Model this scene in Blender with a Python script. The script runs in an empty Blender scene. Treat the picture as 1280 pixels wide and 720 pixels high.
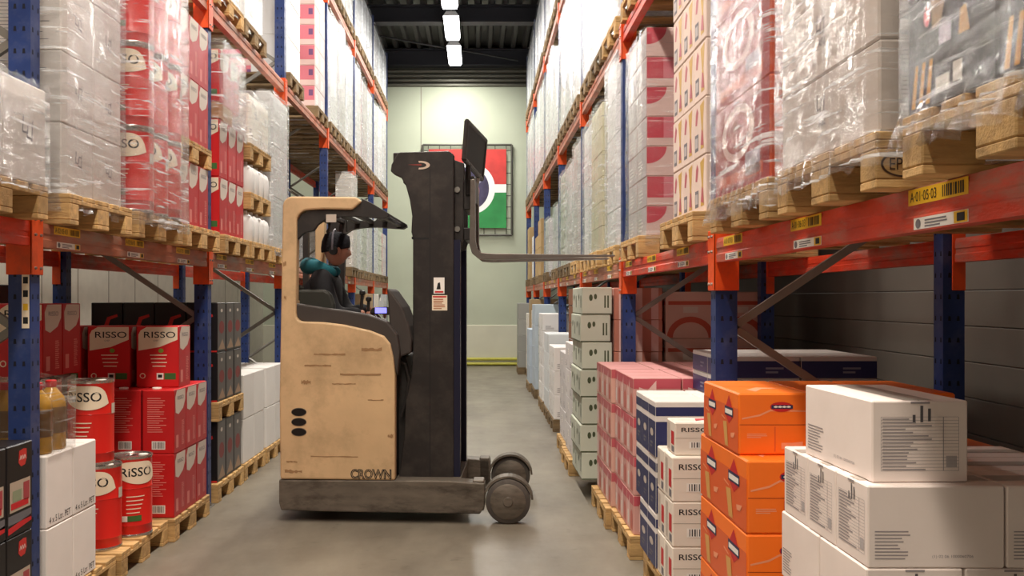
import bpy, bmesh, math, random
from mathutils import Vector, Matrix

# ------------------------------------------------------------------ camera, world, lights, exposure
scene = bpy.context.scene
COL = scene.collection
CAM_H, F, VX, VY = 1.55, 1200.0, 597.0, 374.0
cam_data = bpy.data.cameras.new('camera')
cam_data.sensor_width = 36.0
cam_data.lens = 36.0 * F / 1280.0
cam_data.shift_x = (640 - VX) / 1280.0
cam_data.shift_y = (VY - 360) / 1280.0
cam_data.clip_start = 0.05
cam = bpy.data.objects.new('camera', cam_data)
cam.location = (0, 0, CAM_H)
cam.rotation_euler = (math.radians(90), 0, 0)
COL.objects.link(cam)
scene.camera = cam

world = bpy.data.worlds.new('world')
scene.world = world
world.use_nodes = True
world.node_tree.nodes['Background'].inputs[0].default_value = (0.95, 0.85, 0.74, 1)
world.node_tree.nodes['Background'].inputs[1].default_value = 0.22

scene.view_settings.view_transform = 'Standard'
scene.view_settings.look = 'None'
scene.view_settings.exposure = 0.30
scene.view_settings.gamma = 1.0
scene.view_settings.use_curve_mapping = False
scene.cycles.transparent_max_bounces = 24
scene.cycles.max_bounces = 8
scene.cycles.use_denoising = True

LAMP_Z, LAMP_X = 6.86, -0.50
LAMP_YS = [20.85 - 2.1 * i for i in range(12)]
LAMP_W = 66.0

def lamp_light(x, y, z, watts, color, sx=0.22, sy=1.5):
    d = bpy.data.lights.new('lamp_light', 'AREA')
    d.shape = 'RECTANGLE'; d.size = sx; d.size_y = sy
    d.energy = watts; d.color = color; d.spread = math.radians(172)
    o = bpy.data.objects.new('lamp_light', d)
    o.location = (x, y, z)
    COL.objects.link(o)
    return o

R = random.Random(7)
PI = math.pi

# ------------------------------------------------------------------ materials
def lin(h):
    h = h.lstrip('#')
    out = []
    for i in (0, 2, 4):
        c = int(h[i:i+2], 16) / 255.0
        out.append(c / 12.92 if c <= 0.04045 else ((c + 0.055) / 1.055) ** 2.4)
    return tuple(out) + (1.0,)

MATS = {}
def mat(name, color, rough=0.6, metal=0.0, var=0.0, noise=0.0, nscale=6.0, bump=0.0, bscale=30.0, spec=0.4, dirt=None, dirt_amt=0.5, dirt_scale=3.0, stretch=None, emit=0.0):
    """plain procedural surface: base colour, slight mottling, dirt blotches, bump, per-object brightness variation"""
    if name in MATS: return MATS[name]
    m = bpy.data.materials.new(name); m.use_nodes = True
    nt = m.node_tree; N = nt.nodes; L = nt.links
    b = N['Principled BSDF']
    b.inputs['Roughness'].default_value = rough
    b.inputs['Metallic'].default_value = metal
    b.inputs['Specular IOR Level'].default_value = spec
    c = lin(color)
    b.inputs['Base Color'].default_value = c
    if emit:
        b.inputs['Emission Color'].default_value = c
        b.inputs['Emission Strength'].default_value = emit
    tc = None
    def coords():
        nonlocal tc
        if tc is None:
            t = N.new('ShaderNodeTexCoord'); mp = N.new('ShaderNodeMapping')
            if stretch: mp.inputs['Scale'].default_value = stretch
            L.new(t.outputs['Object'], mp.inputs['Vector']); tc = mp.outputs['Vector']
        return tc
    cur = None
    if noise or dirt:
        nz = N.new('ShaderNodeTexNoise'); nz.inputs['Scale'].default_value = nscale; nz.inputs['Detail'].default_value = 6
        L.new(coords(), nz.inputs['Vector'])
        if noise:
            mr = N.new('ShaderNodeMapRange'); mr.inputs['To Min'].default_value = 1 - noise; mr.inputs['To Max'].default_value = 1 + noise
            mr.inputs['From Min'].default_value = 0.3; mr.inputs['From Max'].default_value = 0.7
            L.new(nz.outputs['Fac'], mr.inputs['Value'])
            mx = N.new('ShaderNodeMix'); mx.data_type = 'RGBA'; mx.blend_type = 'MULTIPLY'; mx.inputs['Factor'].default_value = 1
            mx.inputs['A'].default_value = c; L.new(mr.outputs['Result'], mx.inputs['B'])
            cur = mx.outputs['Result']
        if dirt:
            n2 = N.new('ShaderNodeTexNoise'); n2.inputs['Scale'].default_value = dirt_scale; n2.inputs['Detail'].default_value = 9; n2.inputs['Roughness'].default_value = 0.7
            L.new(coords(), n2.inputs['Vector'])
            r2 = N.new('ShaderNodeMapRange'); r2.inputs['From Min'].default_value = 0.48; r2.inputs['From Max'].default_value = 0.66
            r2.inputs['To Max'].default_value = dirt_amt; L.new(n2.outputs['Fac'], r2.inputs['Value'])
            m2 = N.new('ShaderNodeMix'); m2.data_type = 'RGBA'; L.new(r2.outputs['Result'], m2.inputs['Factor'])
            if cur: L.new(cur, m2.inputs['A'])
            else: m2.inputs['A'].default_value = c
            m2.inputs['B'].default_value = lin(dirt); cur = m2.outputs['Result']
    if var:
        oi = N.new('ShaderNodeObjectInfo'); rr = N.new('ShaderNodeMapRange')
        rr.inputs['To Min'].default_value = 1 - var; rr.inputs['To Max'].default_value = 1 + var * 0.3
        L.new(oi.outputs['Random'], rr.inputs['Value'])
        m3 = N.new('ShaderNodeMix'); m3.data_type = 'RGBA'; m3.blend_type = 'MULTIPLY'; m3.inputs['Factor'].default_value = 1
        if cur: L.new(cur, m3.inputs['A'])
        else: m3.inputs['A'].default_value = c
        L.new(rr.outputs['Result'], m3.inputs['B']); cur = m3.outputs['Result']
    if cur: L.new(cur, b.inputs['Base Color'])
    if bump:
        nb = N.new('ShaderNodeTexNoise'); nb.inputs['Scale'].default_value = bscale; nb.inputs['Detail'].default_value = 5
        L.new(coords(), nb.inputs['Vector'])
        bp = N.new('ShaderNodeBump'); bp.inputs['Strength'].default_value = bump; bp.inputs['Distance'].default_value = 0.02
        L.new(nb.outputs['Fac'], bp.inputs['Height']); L.new(bp.outputs['Normal'], b.inputs['Normal'])
    MATS[name] = m
    return m

def film_mat(name, milk=0.06, gloss=0.1, tint='e8ecf0', scale=(3.2, 3.2, 10), bump=0.62, crease_glint=0.7):
    """crumpled stretch film: clear, milky in folds, whitish creases that also carry painted highlights"""
    if name in MATS: return MATS[name]
    m = bpy.data.materials.new(name); m.use_nodes = True
    nt = m.node_tree; N = nt.nodes; L = nt.links
    N.remove(N['Principled BSDF'])
    t = N.new('ShaderNodeTexCoord'); mp = N.new('ShaderNodeMapping'); mp.inputs['Scale'].default_value = scale
    mp.inputs['Rotation'].default_value = (0.5, 0.35, 0.0)
    L.new(t.outputs['Object'], mp.inputs['Vector'])
    n = N.new('ShaderNodeTexNoise'); n.inputs['Scale'].default_value = 1.6; n.inputs['Detail'].default_value = 8; n.inputs['Roughness'].default_value = 0.62; n.inputs['Distortion'].default_value = 0.6
    L.new(mp.outputs['Vector'], n.inputs['Vector'])
    bp = N.new('ShaderNodeBump'); bp.inputs['Strength'].default_value = bump; bp.inputs['Distance'].default_value = 0.03
    L.new(n.outputs['Fac'], bp.inputs['Height'])
    tr = N.new('ShaderNodeBsdfTransparent'); tr.inputs[0].default_value = (0.96, 0.97, 0.98, 1)
    gl = N.new('ShaderNodeBsdfGlossy'); gl.inputs['Roughness'].default_value = 0.10; gl.inputs['Color'].default_value = (1, 1, 1, 1)
    L.new(bp.outputs['Normal'], gl.inputs['Normal'])
    df = N.new('ShaderNodeBsdfDiffuse'); df.inputs['Color'].default_value = lin(tint)
    L.new(bp.outputs['Normal'], df.inputs['Normal'])
    r = N.new('ShaderNodeMapRange'); r.inputs['From Min'].default_value = 0.42; r.inputs['From Max'].default_value = 0.66
    r.inputs['To Min'].default_value = milk * 0.35; r.inputs['To Max'].default_value = min(1, milk * 2.2)
    L.new(n.outputs['Fac'], r.inputs['Value'])
    mp2 = N.new('ShaderNodeMapping'); mp2.inputs['Rotation'].default_value = (0.42, 0.30, 0.0); mp2.inputs['Scale'].default_value = (2.2, 1.8, 34)
    L.new(t.outputs['Object'], mp2.inputs['Vector'])
    n2 = N.new('ShaderNodeTexNoise'); n2.inputs['Scale'].default_value = 1.5; n2.inputs['Detail'].default_value = 4; n2.inputs['Distortion'].default_value = 0.25
    L.new(mp2.outputs['Vector'], n2.inputs['Vector'])
    r3 = N.new('ShaderNodeMapRange'); r3.inputs['From Min'].default_value = 0.575; r3.inputs['From Max'].default_value = 0.65; r3.inputs['To Max'].default_value = crease_glint  # white streaks: opaque creases, with streaky highlights painted into the diffuse colour
    L.new(n2.outputs['Fac'], r3.inputs['Value'])
    mxx = N.new('ShaderNodeMath'); mxx.operation = 'MAXIMUM'; L.new(r.outputs['Result'], mxx.inputs[0]); L.new(r3.outputs['Result'], mxx.inputs[1])
    a = N.new('ShaderNodeMixShader'); L.new(mxx.outputs[0], a.inputs[0]); L.new(tr.outputs[0], a.inputs[1]); L.new(df.outputs[0], a.inputs[2])
    fr = N.new('ShaderNodeFresnel'); fr.inputs['IOR'].default_value = 1.5; L.new(bp.outputs['Normal'], fr.inputs['Normal'])
    ad = N.new('ShaderNodeMath'); ad.operation = 'MULTIPLY'; ad.inputs[1].default_value = 0.75 + gloss * 2; L.new(fr.outputs[0], ad.inputs[0])
    cl = N.new('ShaderNodeMath'); cl.operation = 'MINIMUM'; cl.inputs[1].default_value = 0.42; L.new(ad.outputs[0], cl.inputs[0])
    s = N.new('ShaderNodeMixShader'); L.new(cl.outputs[0], s.inputs[0]); L.new(a.outputs[0], s.inputs[1]); L.new(gl.outputs[0], s.inputs[2])
    L.new(s.outputs[0], N['Material Output'].inputs['Surface'])
    MATS[name] = m
    return m

# shared materials
M_WOOD = mat('pallet_wood', 'd0aa72', 0.8, noise=0.22, nscale=4, var=0.25, bump=0.2, bscale=30, dirt='8a6a42', dirt_amt=0.6, stretch=(1, 5, 5))
M_BLUE = mat('upright_blue', '21376f', 0.42, noise=0.15, dirt='6a7088', dirt_amt=0.25, dirt_scale=9)
M_BLUE_D = mat('perforation', '0b1022', 0.7)
M_ORANGE = mat('connector_orange', 'e8551d', 0.45, noise=0.1, dirt='8a4a30', dirt_amt=0.3, dirt_scale=8)
M_BEAM = mat('beam_orange', 'd23f22', 0.5, noise=0.2, nscale=5, dirt='9a8073', dirt_amt=0.75, dirt_scale=1.6, stretch=(1, 1, 4), bump=0.15)
M_BEAM_F = mat('beam_scuffed', 'b06a50', 0.55, noise=0.25, nscale=5, dirt='93877c', dirt_amt=0.9, dirt_scale=1.2, stretch=(1, 1, 4))
M_STEEL = mat('galvanised_steel', '8d8a84', 0.45, metal=0.6, noise=0.1)
M_BLACK = mat('black_print', '1a1a1c', 0.6)
M_GREYP = mat('grey_print', '77747a', 0.7)
M_YEL = mat('yellow_label', 'e8b826', 0.5, noise=0.05)
M_PRINT = mat('faint_print', '9c9598', .7)
M_WHITEP = mat('white_print', 'f2efe9', 0.55)
M_RED = mat('red_print', 'c9232a', 0.5)
M_GREEN = mat('green_print', '3f6b35', 0.55)
M_CREAM = mat('cream_print', 'eee0c8', 0.5)
M_SEAM = mat('carton_seam', '8d8578', 0.8)
M_TAPE = mat('clear_tape', 'd8d0c2', 0.25)
FILM = film_mat('stretch_film')
FILM_CLEAR = film_mat('stretch_film_clear', milk=0.02, gloss=0.05, crease_glint=0.35)
FILM_MILK = film_mat('stretch_film_milky', milk=0.13, gloss=0.1, tint='f0f2f4')

# ------------------------------------------------------------------ mesh builder
class MB:
    def __init__(self):
        self.v = []; self.f = []; self.m = []; self.mats = []
    def mi(self, m):
        if m not in self.mats: self.mats.append(m)
        return self.mats.index(m)
    def add(self, vs, fs, m):
        o = len(self.v); k = self.mi(m)
        self.v += [tuple(p) for p in vs]
        for f in fs:
            self.f.append(tuple(i + o for i in f)); self.m.append(k)
    def box(self, x0, x1, y0, y1, z0, z1, m, c=0.0):
        if x0 > x1: x0, x1 = x1, x0
        if y0 > y1: y0, y1 = y1, y0
        c = min(c, (x1-x0)*.45, (y1-y0)*.45, (z1-z0)*.45)
        if c <= 0:
            vs = [(x, y, z) for x in (x0, x1) for y in (y0, y1) for z in (z0, z1)]
            self.add(vs, [(0,1,3,2),(4,6,7,5),(0,4,5,1),(2,3,7,6),(0,2,6,4),(1,5,7,3)], m); return
        vs = []; idx = {}
        for sx in (0, 1):
            for sy in (0, 1):
                for sz in (0, 1):
                    X, Y, Z = (x0, x1)[sx], (y0, y1)[sy], (z0, z1)[sz]
                    dx, dy, dz = (c, -c)[sx], (c, -c)[sy], (c, -c)[sz]
                    for a, p in (('x', (X, Y+dy, Z+dz)), ('y', (X+dx, Y, Z+dz)), ('z', (X+dx, Y+dy, Z))):
                        idx[(sx, sy, sz, a)] = len(vs); vs.append(p)
        fs = []
        for s in (0, 1):
            fs.append(tuple(idx[(s, a, b, 'x')] for a, b in ((0,0),(0,1),(1,1),(1,0))))
            fs.append(tuple(idx[(a, s, b, 'y')] for a, b in ((0,0),(0,1),(1,1),(1,0))))
            fs.append(tuple(idx[(a, b, s, 'z')] for a, b in ((0,0),(0,1),(1,1),(1,0))))
            for t in (0, 1):
                fs.append((idx[(s,t,0,'x')], idx[(s,t,1,'x')], idx[(s,t,1,'y')], idx[(s,t,0,'y')]))
                fs.append((idx[(s,0,t,'x')], idx[(s,1,t,'x')], idx[(s,1,t,'z')], idx[(s,0,t,'z')]))
                fs.append((idx[(0,s,t,'y')], idx[(1,s,t,'y')], idx[(1,s,t,'z')], idx[(0,s,t,'z')]))
        for a in (0, 1):
            for b in (0, 1):
                for d in (0, 1):
                    fs.append((idx[(a,b,d,'x')], idx[(a,b,d,'y')], idx[(a,b,d,'z')]))
        self.add(vs, fs, m)
    def prism(self, poly, c0, c1, m, axis='y', fn=None):
        """poly of (a, b); extruded along axis from c0 to c1: y -> (a, c, b), x -> (c, a, b), z -> (a, b, c)"""
        fn = fn or {'y': lambda a, b, c: (a, c, b), 'x': lambda a, b, c: (c, a, b), 'z': lambda a, b, c: (a, b, c)}[axis]
        n = len(poly)
        vs = [fn(a, b, c0) for a, b in poly] + [fn(a, b, c1) for a, b in poly]
        fs = [tuple(range(n)), tuple(range(2*n-1, n-1, -1))] + [(i, (i+1) % n, n+(i+1) % n, n+i) for i in range(n)]
        self.add(vs, fs, m)
    def cyl(self, p0, p1, r0, r1, m, seg=16, cap=True):
        p0, p1 = Vector(p0), Vector(p1); d = (p1-p0).normalized()
        u = d.orthogonal().normalized(); w = d.cross(u)
        vs = []
        for p, r in ((p0, r0), (p1, r1)):
            for i in range(seg):
                a = 2*PI*i/seg; vs.append(p + u*math.cos(a)*r + w*math.sin(a)*r)
        fs = [(i, (i+1) % seg, seg+(i+1) % seg, seg+i) for i in range(seg)]
        if cap: fs += [tuple(range(seg)), tuple(range(seg, 2*seg))]
        self.add(vs, fs, m)
    def lathe(self, prof, c, m, seg=24, axis='z'):
        vs = []; n = len(prof)
        for r, z in prof:
            for i in range(seg):
                a = 2*PI*i/seg
                p = (r*math.cos(a), r*math.sin(a), z)
                if axis == 'y': p = (p[0], p[2], p[1])
                vs.append((c[0]+p[0], c[1]+p[1], c[2]+p[2]))
        fs = [(j*seg+i, j*seg+(i+1) % seg, (j+1)*seg+(i+1) % seg, (j+1)*seg+i) for j in range(n-1) for i in range(seg)]
        fs += [tuple(range(seg)), tuple(range((n-1)*seg, n*seg))]
        self.add(vs, fs, m)
    def tube(self, pts, r, m, seg=8):
        pts = [Vector(p) for p in pts]; vs = []; n = len(pts)
        ref = None
        for i, p in enumerate(pts):
            d = (pts[min(i+1, n-1)] - pts[max(i-1, 0)]).normalized()
            u = d.orthogonal().normalized() if ref is None else (ref - d*ref.dot(d)).normalized()
            ref = u; w = d.cross(u)
            for k in range(seg):
                a = 2*PI*k/seg; vs.append(p + u*math.cos(a)*r + w*math.sin(a)*r)
        fs = [(j*seg+i, j*seg+(i+1) % seg, (j+1)*seg+(i+1) % seg, (j+1)*seg+i) for j in range(n-1) for i in range(seg)]
        fs += [tuple(range(seg)), tuple(range((n-1)*seg, n*seg))]
        self.add(vs, fs, m)
    # flat print on a face; fr = function (u, v, lift) -> xyz
    def poly(self, fr, pts, m, layer=1):
        self.add([fr(u, v, 0.0007*layer) for u, v in pts], [tuple(range(len(pts)))], m)
    def rect(self, fr, u0, v0, u1, v1, m, layer=1):
        self.poly(fr, [(u0, v0), (u1, v0), (u1, v1), (u0, v1)], m, layer)
    def oval(self, fr, cu, cv, ru, rv, m, layer=1, seg=24, a0=0, a1=2*PI):
        self.poly(fr, [(cu+ru*math.cos(a0+(a1-a0)*i/seg), cv+rv*math.sin(a0+(a1-a0)*i/seg)) for i in range(seg)], m, layer)
    def strip(self, fr, us, lo, hi, m, layer=1):
        for a, b in zip(us[:-1], us[1:]):
            if hi(a) <= lo(a) and hi(b) <= lo(b): continue
            self.add([fr(a, lo(a), .0007*layer), fr(b, lo(b), .0007*layer), fr(b, max(hi(b), lo(b)), .0007*layer), fr(a, max(hi(a), lo(a)), .0007*layer)], [(0,1,2,3)], m)
    def text(self, fr, s, cu, cv, h, m, layer=2, width=None, slant=0.0, rot=0.0, bold=0.0):
        vs, fs, w, hh = text_geo(s, bold)
        if not vs: return
        sc = h / hh; sx = sc if width is None else width / w
        ca, sa = math.cos(rot), math.sin(rot)
        out = []
        for x, y in vs:
            x2, y2 = (x-w/2)*sx, (y-hh/2)*sc
            x2 += y2*slant
            out.append(fr(cu + x2*ca - y2*sa, cv + x2*sa + y2*ca, 0.0007*layer))
        self.add(out, fs, m)
    def lines(self, fr, u0, v0, u1, v1, n, m, layer=1, seed=1, fill=0.5, align=0):
        """n rows of small print between v0 and v1"""
        r = random.Random(seed); st = (v1-v0)/n
        for i in range(n):
            L = (u1-u0)*r.uniform(.6, 1)
            a = u0 + (u1-u0-L)*align
            self.rect(fr, a, v0+i*st, a+L, v0+i*st+st*fill, m, layer)
    def barcode(self, fr, u0, v0, w, h, layer=2, seed=3):
        self.rect(fr, u0, v0, u0+w, v0+h, M_WHITEP, layer)
        r = random.Random(seed); x = u0+w*.08
        while x < u0+w*.9:
            b = r.uniform(.02, .06)*w; self.rect(fr, x, v0+h*.12, x+b, v0+h*.9, M_BLACK, layer+1); x += b + r.uniform(.03, .07)*w
    def mesh(self, name, smooth=False, recalc=True):
        me = bpy.data.meshes.new(name)
        me.from_pydata(self.v, [], self.f)
        for mm in self.mats: me.materials.append(mm)
        me.polygons.foreach_set('material_index', self.m)
        if recalc:
            bm = bmesh.new(); bm.from_mesh(me); bmesh.ops.recalc_face_normals(bm, faces=bm.faces); bm.to_mesh(me); bm.free()
        if smooth:
            me.polygons.foreach_set('use_smooth', [True]*len(me.polygons))
            try: me.set_sharp_from_angle(angle=math.radians(40))
            except Exception: pass
        me.update()
        return me
    def obj(self, name, parent=None, smooth=False, bevel=0.0, **kw):
        return link(name, self.mesh(name, smooth), parent, bevel=bevel, **kw)

_tc = {}
def text_geo(s, bold=0.0):
    k = (s, bold)
    if k in _tc: return _tc[k]
    cu = bpy.data.curves.new('t', 'FONT'); cu.body = s; cu.size = 1; cu.resolution_u = 3; cu.offset = bold
    o = bpy.data.objects.new('t', cu); COL.objects.link(o)
    bpy.context.view_layer.update()
    me = bpy.data.meshes.new_from_object(o.evaluated_get(bpy.context.evaluated_depsgraph_get()))
    vs = [(v.co.x, v.co.y) for v in me.vertices]; fs = [tuple(p.vertices) for p in me.polygons]
    bpy.data.objects.remove(o); bpy.data.curves.remove(cu); bpy.data.meshes.remove(me)
    if vs:
        x0 = min(v[0] for v in vs); y0 = min(v[1] for v in vs); w = max(v[0] for v in vs)-x0; h = max(v[1] for v in vs)-y0
        vs = [(a-x0, b-y0) for a, b in vs]
    else: w = h = 1
    _tc[k] = (vs, fs, w, h)
    return _tc[k]

def link(name, me, parent=None, loc=(0, 0, 0), rz=0.0, label=None, cat=None, group=None, kind=None, bevel=0.0):
    o = bpy.data.objects.new(name, me)
    COL.objects.link(o)
    o.location = loc; o.rotation_euler = (0, 0, rz)
    if parent: o.parent = parent
    tag(o, label, cat, group, kind)
    if bevel:
        b = o.modifiers.new('soft_edges', 'BEVEL'); b.width = bevel; b.segments = 2; b.limit_method = 'ANGLE'; b.angle_limit = math.radians(35)
    return o
def tag(o, label=None, cat=None, group=None, kind=None):
    if label: o['label'] = label
    if cat: o['category'] = cat
    if group: o['group'] = group
    if kind: o['kind'] = kind
def empty(name, loc=(0, 0, 0), rz=0.0, label=None, cat=None, group=None, kind=None):
    return link(name, None, None, loc, rz, label, cat, group, kind)
def copy_tree(o, parent=None):
    c = o.copy(); COL.objects.link(c); c.parent = parent
    for ch in [x for x in o.children]: copy_tree(ch, c)
    return c

def proj(x, y, z):
    return (VX + F*x/y, VY - F*(z-CAM_H)/y)
def in_frame(x0, x1, y0, y1, z0, z1, mx=25, my=25):
    ps = [proj(x, max(y, .3), z) for x in (x0, x1) for y in (y0, y1) for z in (z0, z1)]
    return max(p[0] for p in ps) > -mx and min(p[0] for p in ps) < 1280+mx and max(p[1] for p in ps) > -my and min(p[1] for p in ps) < 720+my

def face(side, w, d, h):
    o, u, v, n = {'-y': ((-w/2, -d/2, 0), (1,0,0), (0,0,1), (0,-1,0)),
                  '+y': ((w/2, d/2, 0), (-1,0,0), (0,0,1), (0,1,0)),
                  '+x': ((w/2, -d/2, 0), (0,1,0), (0,0,1), (1,0,0)),
                  '-x': ((-w/2, d/2, 0), (0,-1,0), (0,0,1), (-1,0,0)),
                  'top': ((-w/2, -d/2, h), (1,0,0), (0,1,0), (0,0,1))}[side]
    return lambda a, b, l: (o[0]+u[0]*a+v[0]*b+n[0]*l, o[1]+u[1]*a+v[1]*b+n[1]*l, o[2]+u[2]*a+v[2]*b+n[2]*l)

# ------------------------------------------------------------------ the building
WALL_Y, ROOF_Z, XL, XR = 22.4, 7.42, -2.0, 1.10
def structure(name, mb, **kw): return mb.obj(name, kind='structure', **kw)

def floor_material():
    m = bpy.data.materials.new('worn_concrete_floor'); m.use_nodes = True
    nt = m.node_tree; N = nt.nodes; L = nt.links; b = N['Principled BSDF']
    t = N.new('ShaderNodeTexCoord')
    def noise(scale, det, stretch=(1, 1, 1)):
        mp = N.new('ShaderNodeMapping'); mp.inputs['Scale'].default_value = stretch; L.new(t.outputs['Object'], mp.inputs['Vector'])
        n = N.new('ShaderNodeTexNoise'); n.inputs['Scale'].default_value = scale; n.inputs['Detail'].default_value = det; n.inputs['Roughness'].default_value = .65
        L.new(mp.outputs['Vector'], n.inputs['Vector']); return n.outputs['Fac']
    cr = N.new('ShaderNodeValToRGB'); e = cr.color_ramp.elements
    e[0].position = .3; e[0].color = lin('665f54'); e[1].position = .72; e[1].color = lin('8a8375')
    L.new(noise(1.3, 8, (1.4, .5, 1)), cr.inputs[0])
    c2 = N.new('ShaderNodeValToRGB'); e = c2.color_ramp.elements
    e[0].position = .60; e[0].color = (0, 0, 0, 1); e[1].position = .70; e[1].color = (.45, .45, .45, 1)
    L.new(noise(5.5, 10), c2.inputs[0])
    mx = N.new('ShaderNodeMix'); mx.data_type = 'RGBA'; L.new(c2.outputs[0], mx.inputs['Factor']); L.new(cr.outputs[0], mx.inputs['A']); mx.inputs['B'].default_value = lin('4d463c')
    L.new(mx.outputs['Result'], b.inputs['Base Color'])
    r = N.new('ShaderNodeMapRange'); r.inputs['To Min'].default_value = .28; r.inputs['To Max'].default_value = .55; L.new(noise(3, 5), r.inputs['Value']); L.new(r.outputs[0], b.inputs['Roughness'])
    bp = N.new('ShaderNodeBump'); bp.inputs['Strength'].default_value = .12; L.new(noise(22, 6), bp.inputs['Height']); L.new(bp.outputs['Normal'], b.inputs['Normal'])
    return m
mb = MB(); mb.box(-7, 5, -7, WALL_Y+.3, -.2, 0, floor_material()); structure('floor', mb)
M_WALL = mat('painted_wall', 'b8bea9', 0.7, noise=0.05, nscale=1.2)
M_WALL_LOW = mat('plinth_wall', 'cfcdb9', 0.7, noise=0.06, nscale=1.5)
M_CLAD = mat('dark_cladding', '6d6b60', 0.5, metal=0.3)
M_DECK = mat('roof_deck', '3f3d3c', 0.5, metal=0.4, noise=.1)
M_GIRD = mat('roof_girder', '24242a', 0.6)
M_SKIRT = mat('yellow_guard', 'b9b44a', 0.5, noise=.1)
mb = MB(); mb.box(-7, 5, WALL_Y, WALL_Y+.25, 0, 6.5, M_WALL)
mb.box(-1.33, -1.31, WALL_Y-.004, WALL_Y, 1.0, 6.5, M_SEAM)
structure('wall_back', mb)
mb = MB(); mb.box(-7, 5, WALL_Y-.035, WALL_Y-.002, 0, .95, M_WALL_LOW, .01); structure('trim_1', mb)
mb = MB()
for i in range(9):                                                 # horizontal ribbed cladding above the wall panels
    z = 6.5 + i*.105; mb.prism([(WALL_Y-.01, z), (WALL_Y-.06, z+.02), (WALL_Y-.06, z+.06), (WALL_Y-.01, z+.085), (WALL_Y+.2, z+.085), (WALL_Y+.2, z)], -7, 5, M_CLAD, 'x')
structure('wall_upper', mb)
mb = MB()
for z in (.05, .16): mb.cyl((-3.0, WALL_Y-.10, z), (1.9, WALL_Y-.10, z), .035, .035, M_SKIRT)
for x in (-2.8, -.5, 1.5): mb.box(x, x+.06, WALL_Y-.135, WALL_Y-.036, 0, .2, M_SKIRT)
structure('baseboard_back', mb)
M_LWALL = mat('left_wall_paint', 'cfcabc', 0.7, noise=.05)
mb = MB(); mb.box(-5.2, -5.0, -7, WALL_Y, 0, ROOF_Z, M_LWALL)
for i in range(28): mb.box(-5.003, -4.997, -6+i*1.0, -5.98+i*1.0, 0, ROOF_Z, M_SEAM)
structure('wall_left', mb)
M_RWALL = mat('grey_sandwich_panel', '6e6a63', 0.6, noise=.12, nscale=1.5)
mb = MB()
for i in range(38): mb.box(2.75, 2.9, -7, WALL_Y, i*.2, i*.2+.197, M_RWALL, .004)
structure('wall_right', mb)
mb = MB(); x = -5.0
while x < 2.9:                                                     # trapezoidal roof deck, ribs along the aisle
    mb.prism([(x, ROOF_Z), (x+.08, ROOF_Z), (x+.11, ROOF_Z-.10), (x+.19, ROOF_Z-.10), (x+.22, ROOF_Z), (x+.27, ROOF_Z), (x+.27, ROOF_Z+.06), (x, ROOF_Z+.06)], -7, WALL_Y+.2, M_DECK, 'y'); x += .27
structure('ceiling', mb)
for i, (y, zb, w) in enumerate(((22.06, 6.93, .3), (18.75, 6.97, .28), (13.0, 6.97, .28), (7.4, 6.97, .28), (1.8, 6.97, .28))):
    mb = MB(); t = ROOF_Z-.11
    mb.box(-4.99, 2.74, y, y+w, zb, zb+.03, M_GIRD); mb.box(-4.99, 2.74, y, y+w, t-.03, t, M_GIRD); mb.box(-4.99, 2.74, y+w/2-.02, y+w/2+.02, zb+.03, t-.03, M_GIRD)
    structure('ceiling_beam_%d' % (i+1), mb)
mb = MB(); mb.tube([(-2.1, 20.2, 7.1), (-1.2, 20.6, 7.03), (-.2, 21, 6.97), (.9, 21.5, 6.9)], .022, M_BLACK)
mb.obj('electric_cable', label='thin black cable sagging across the roof above the far lamps', cat='cable')

M_LAMP = mat('lit_diffuser', 'ffffff', 0.4, emit=9.0)
M_LBODY = mat('lamp_housing', 'b8b8b8', 0.4)
ORD = ['first', 'second', 'third', 'fourth', 'fifth', 'sixth', 'seventh', 'eighth', 'ninth', 'tenth', 'eleventh', 'twelfth']
def lamp(x, y, label, group, watts, color, light=True):
    e = empty('ceiling_lamp', (x, y, LAMP_Z), 0, label, 'lamp', group)
    mb = MB(); mb.prism([(-.15, .0), (.15, .0), (.09, .08), (-.09, .08)], -.78, .78, M_LBODY, 'y'); mb.obj('housing', e)
    for s in (-.55, .55):
        mb = MB(); mb.cyl((0, s, .08), (0, s, ROOF_Z-.10-LAMP_Z), .008, .008, M_STEEL, 6); mb.obj('hanger', e)
    mb = MB(); mb.prism([(-.145, -.002), (-.12, -.055), (.12, -.055), (.145, -.002)], -.75, .75, M_LAMP, 'y'); mb.obj('diffuser', e)
    if light: lamp_light(x, y, LAMP_Z-.06, watts, color)
for i, y in enumerate(LAMP_YS):
    near = i / 11.0
    lamp(LAMP_X, y, 'bright tube lamp over the aisle, %s one from the back wall' % ORD[i], 'tube lamps over the aisle', LAMP_W*(1.6 if i == 0 else 1.05 if i < 5 else 1.2 if i < 8 else 1.6), (1, .97-.12*near, .90-.22*near))
for i, y in enumerate((4.5, 9.5, 14.5, 19.0)):  # added lamps, put in to brighten the space behind the driver-side rack
    lamp(-4.1, y, 'added tube lamp lighting the space behind the driver-side rack, %s one going in' % ORD[i], 'added lamps lighting the space behind the driver-side rack', 60, (1, .94, .86))

# ------------------------------------------------------------------ pallet racks
PL = [1.52, 4.34, 7.16, 9.98, 12.80, 15.62, 18.44, 21.26]
PR = [1.34, 4.48, 7.33, 10.18, 13.03, 15.88, 18.73, 21.58]
LV = {'L': [1.79, 3.69, 5.62], 'R': [1.72, 3.50, 5.42]}
BH = .11
def beam_top(side, lvl): return 0.0 if lvl == 0 else LV[side][lvl-1] + BH

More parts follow.
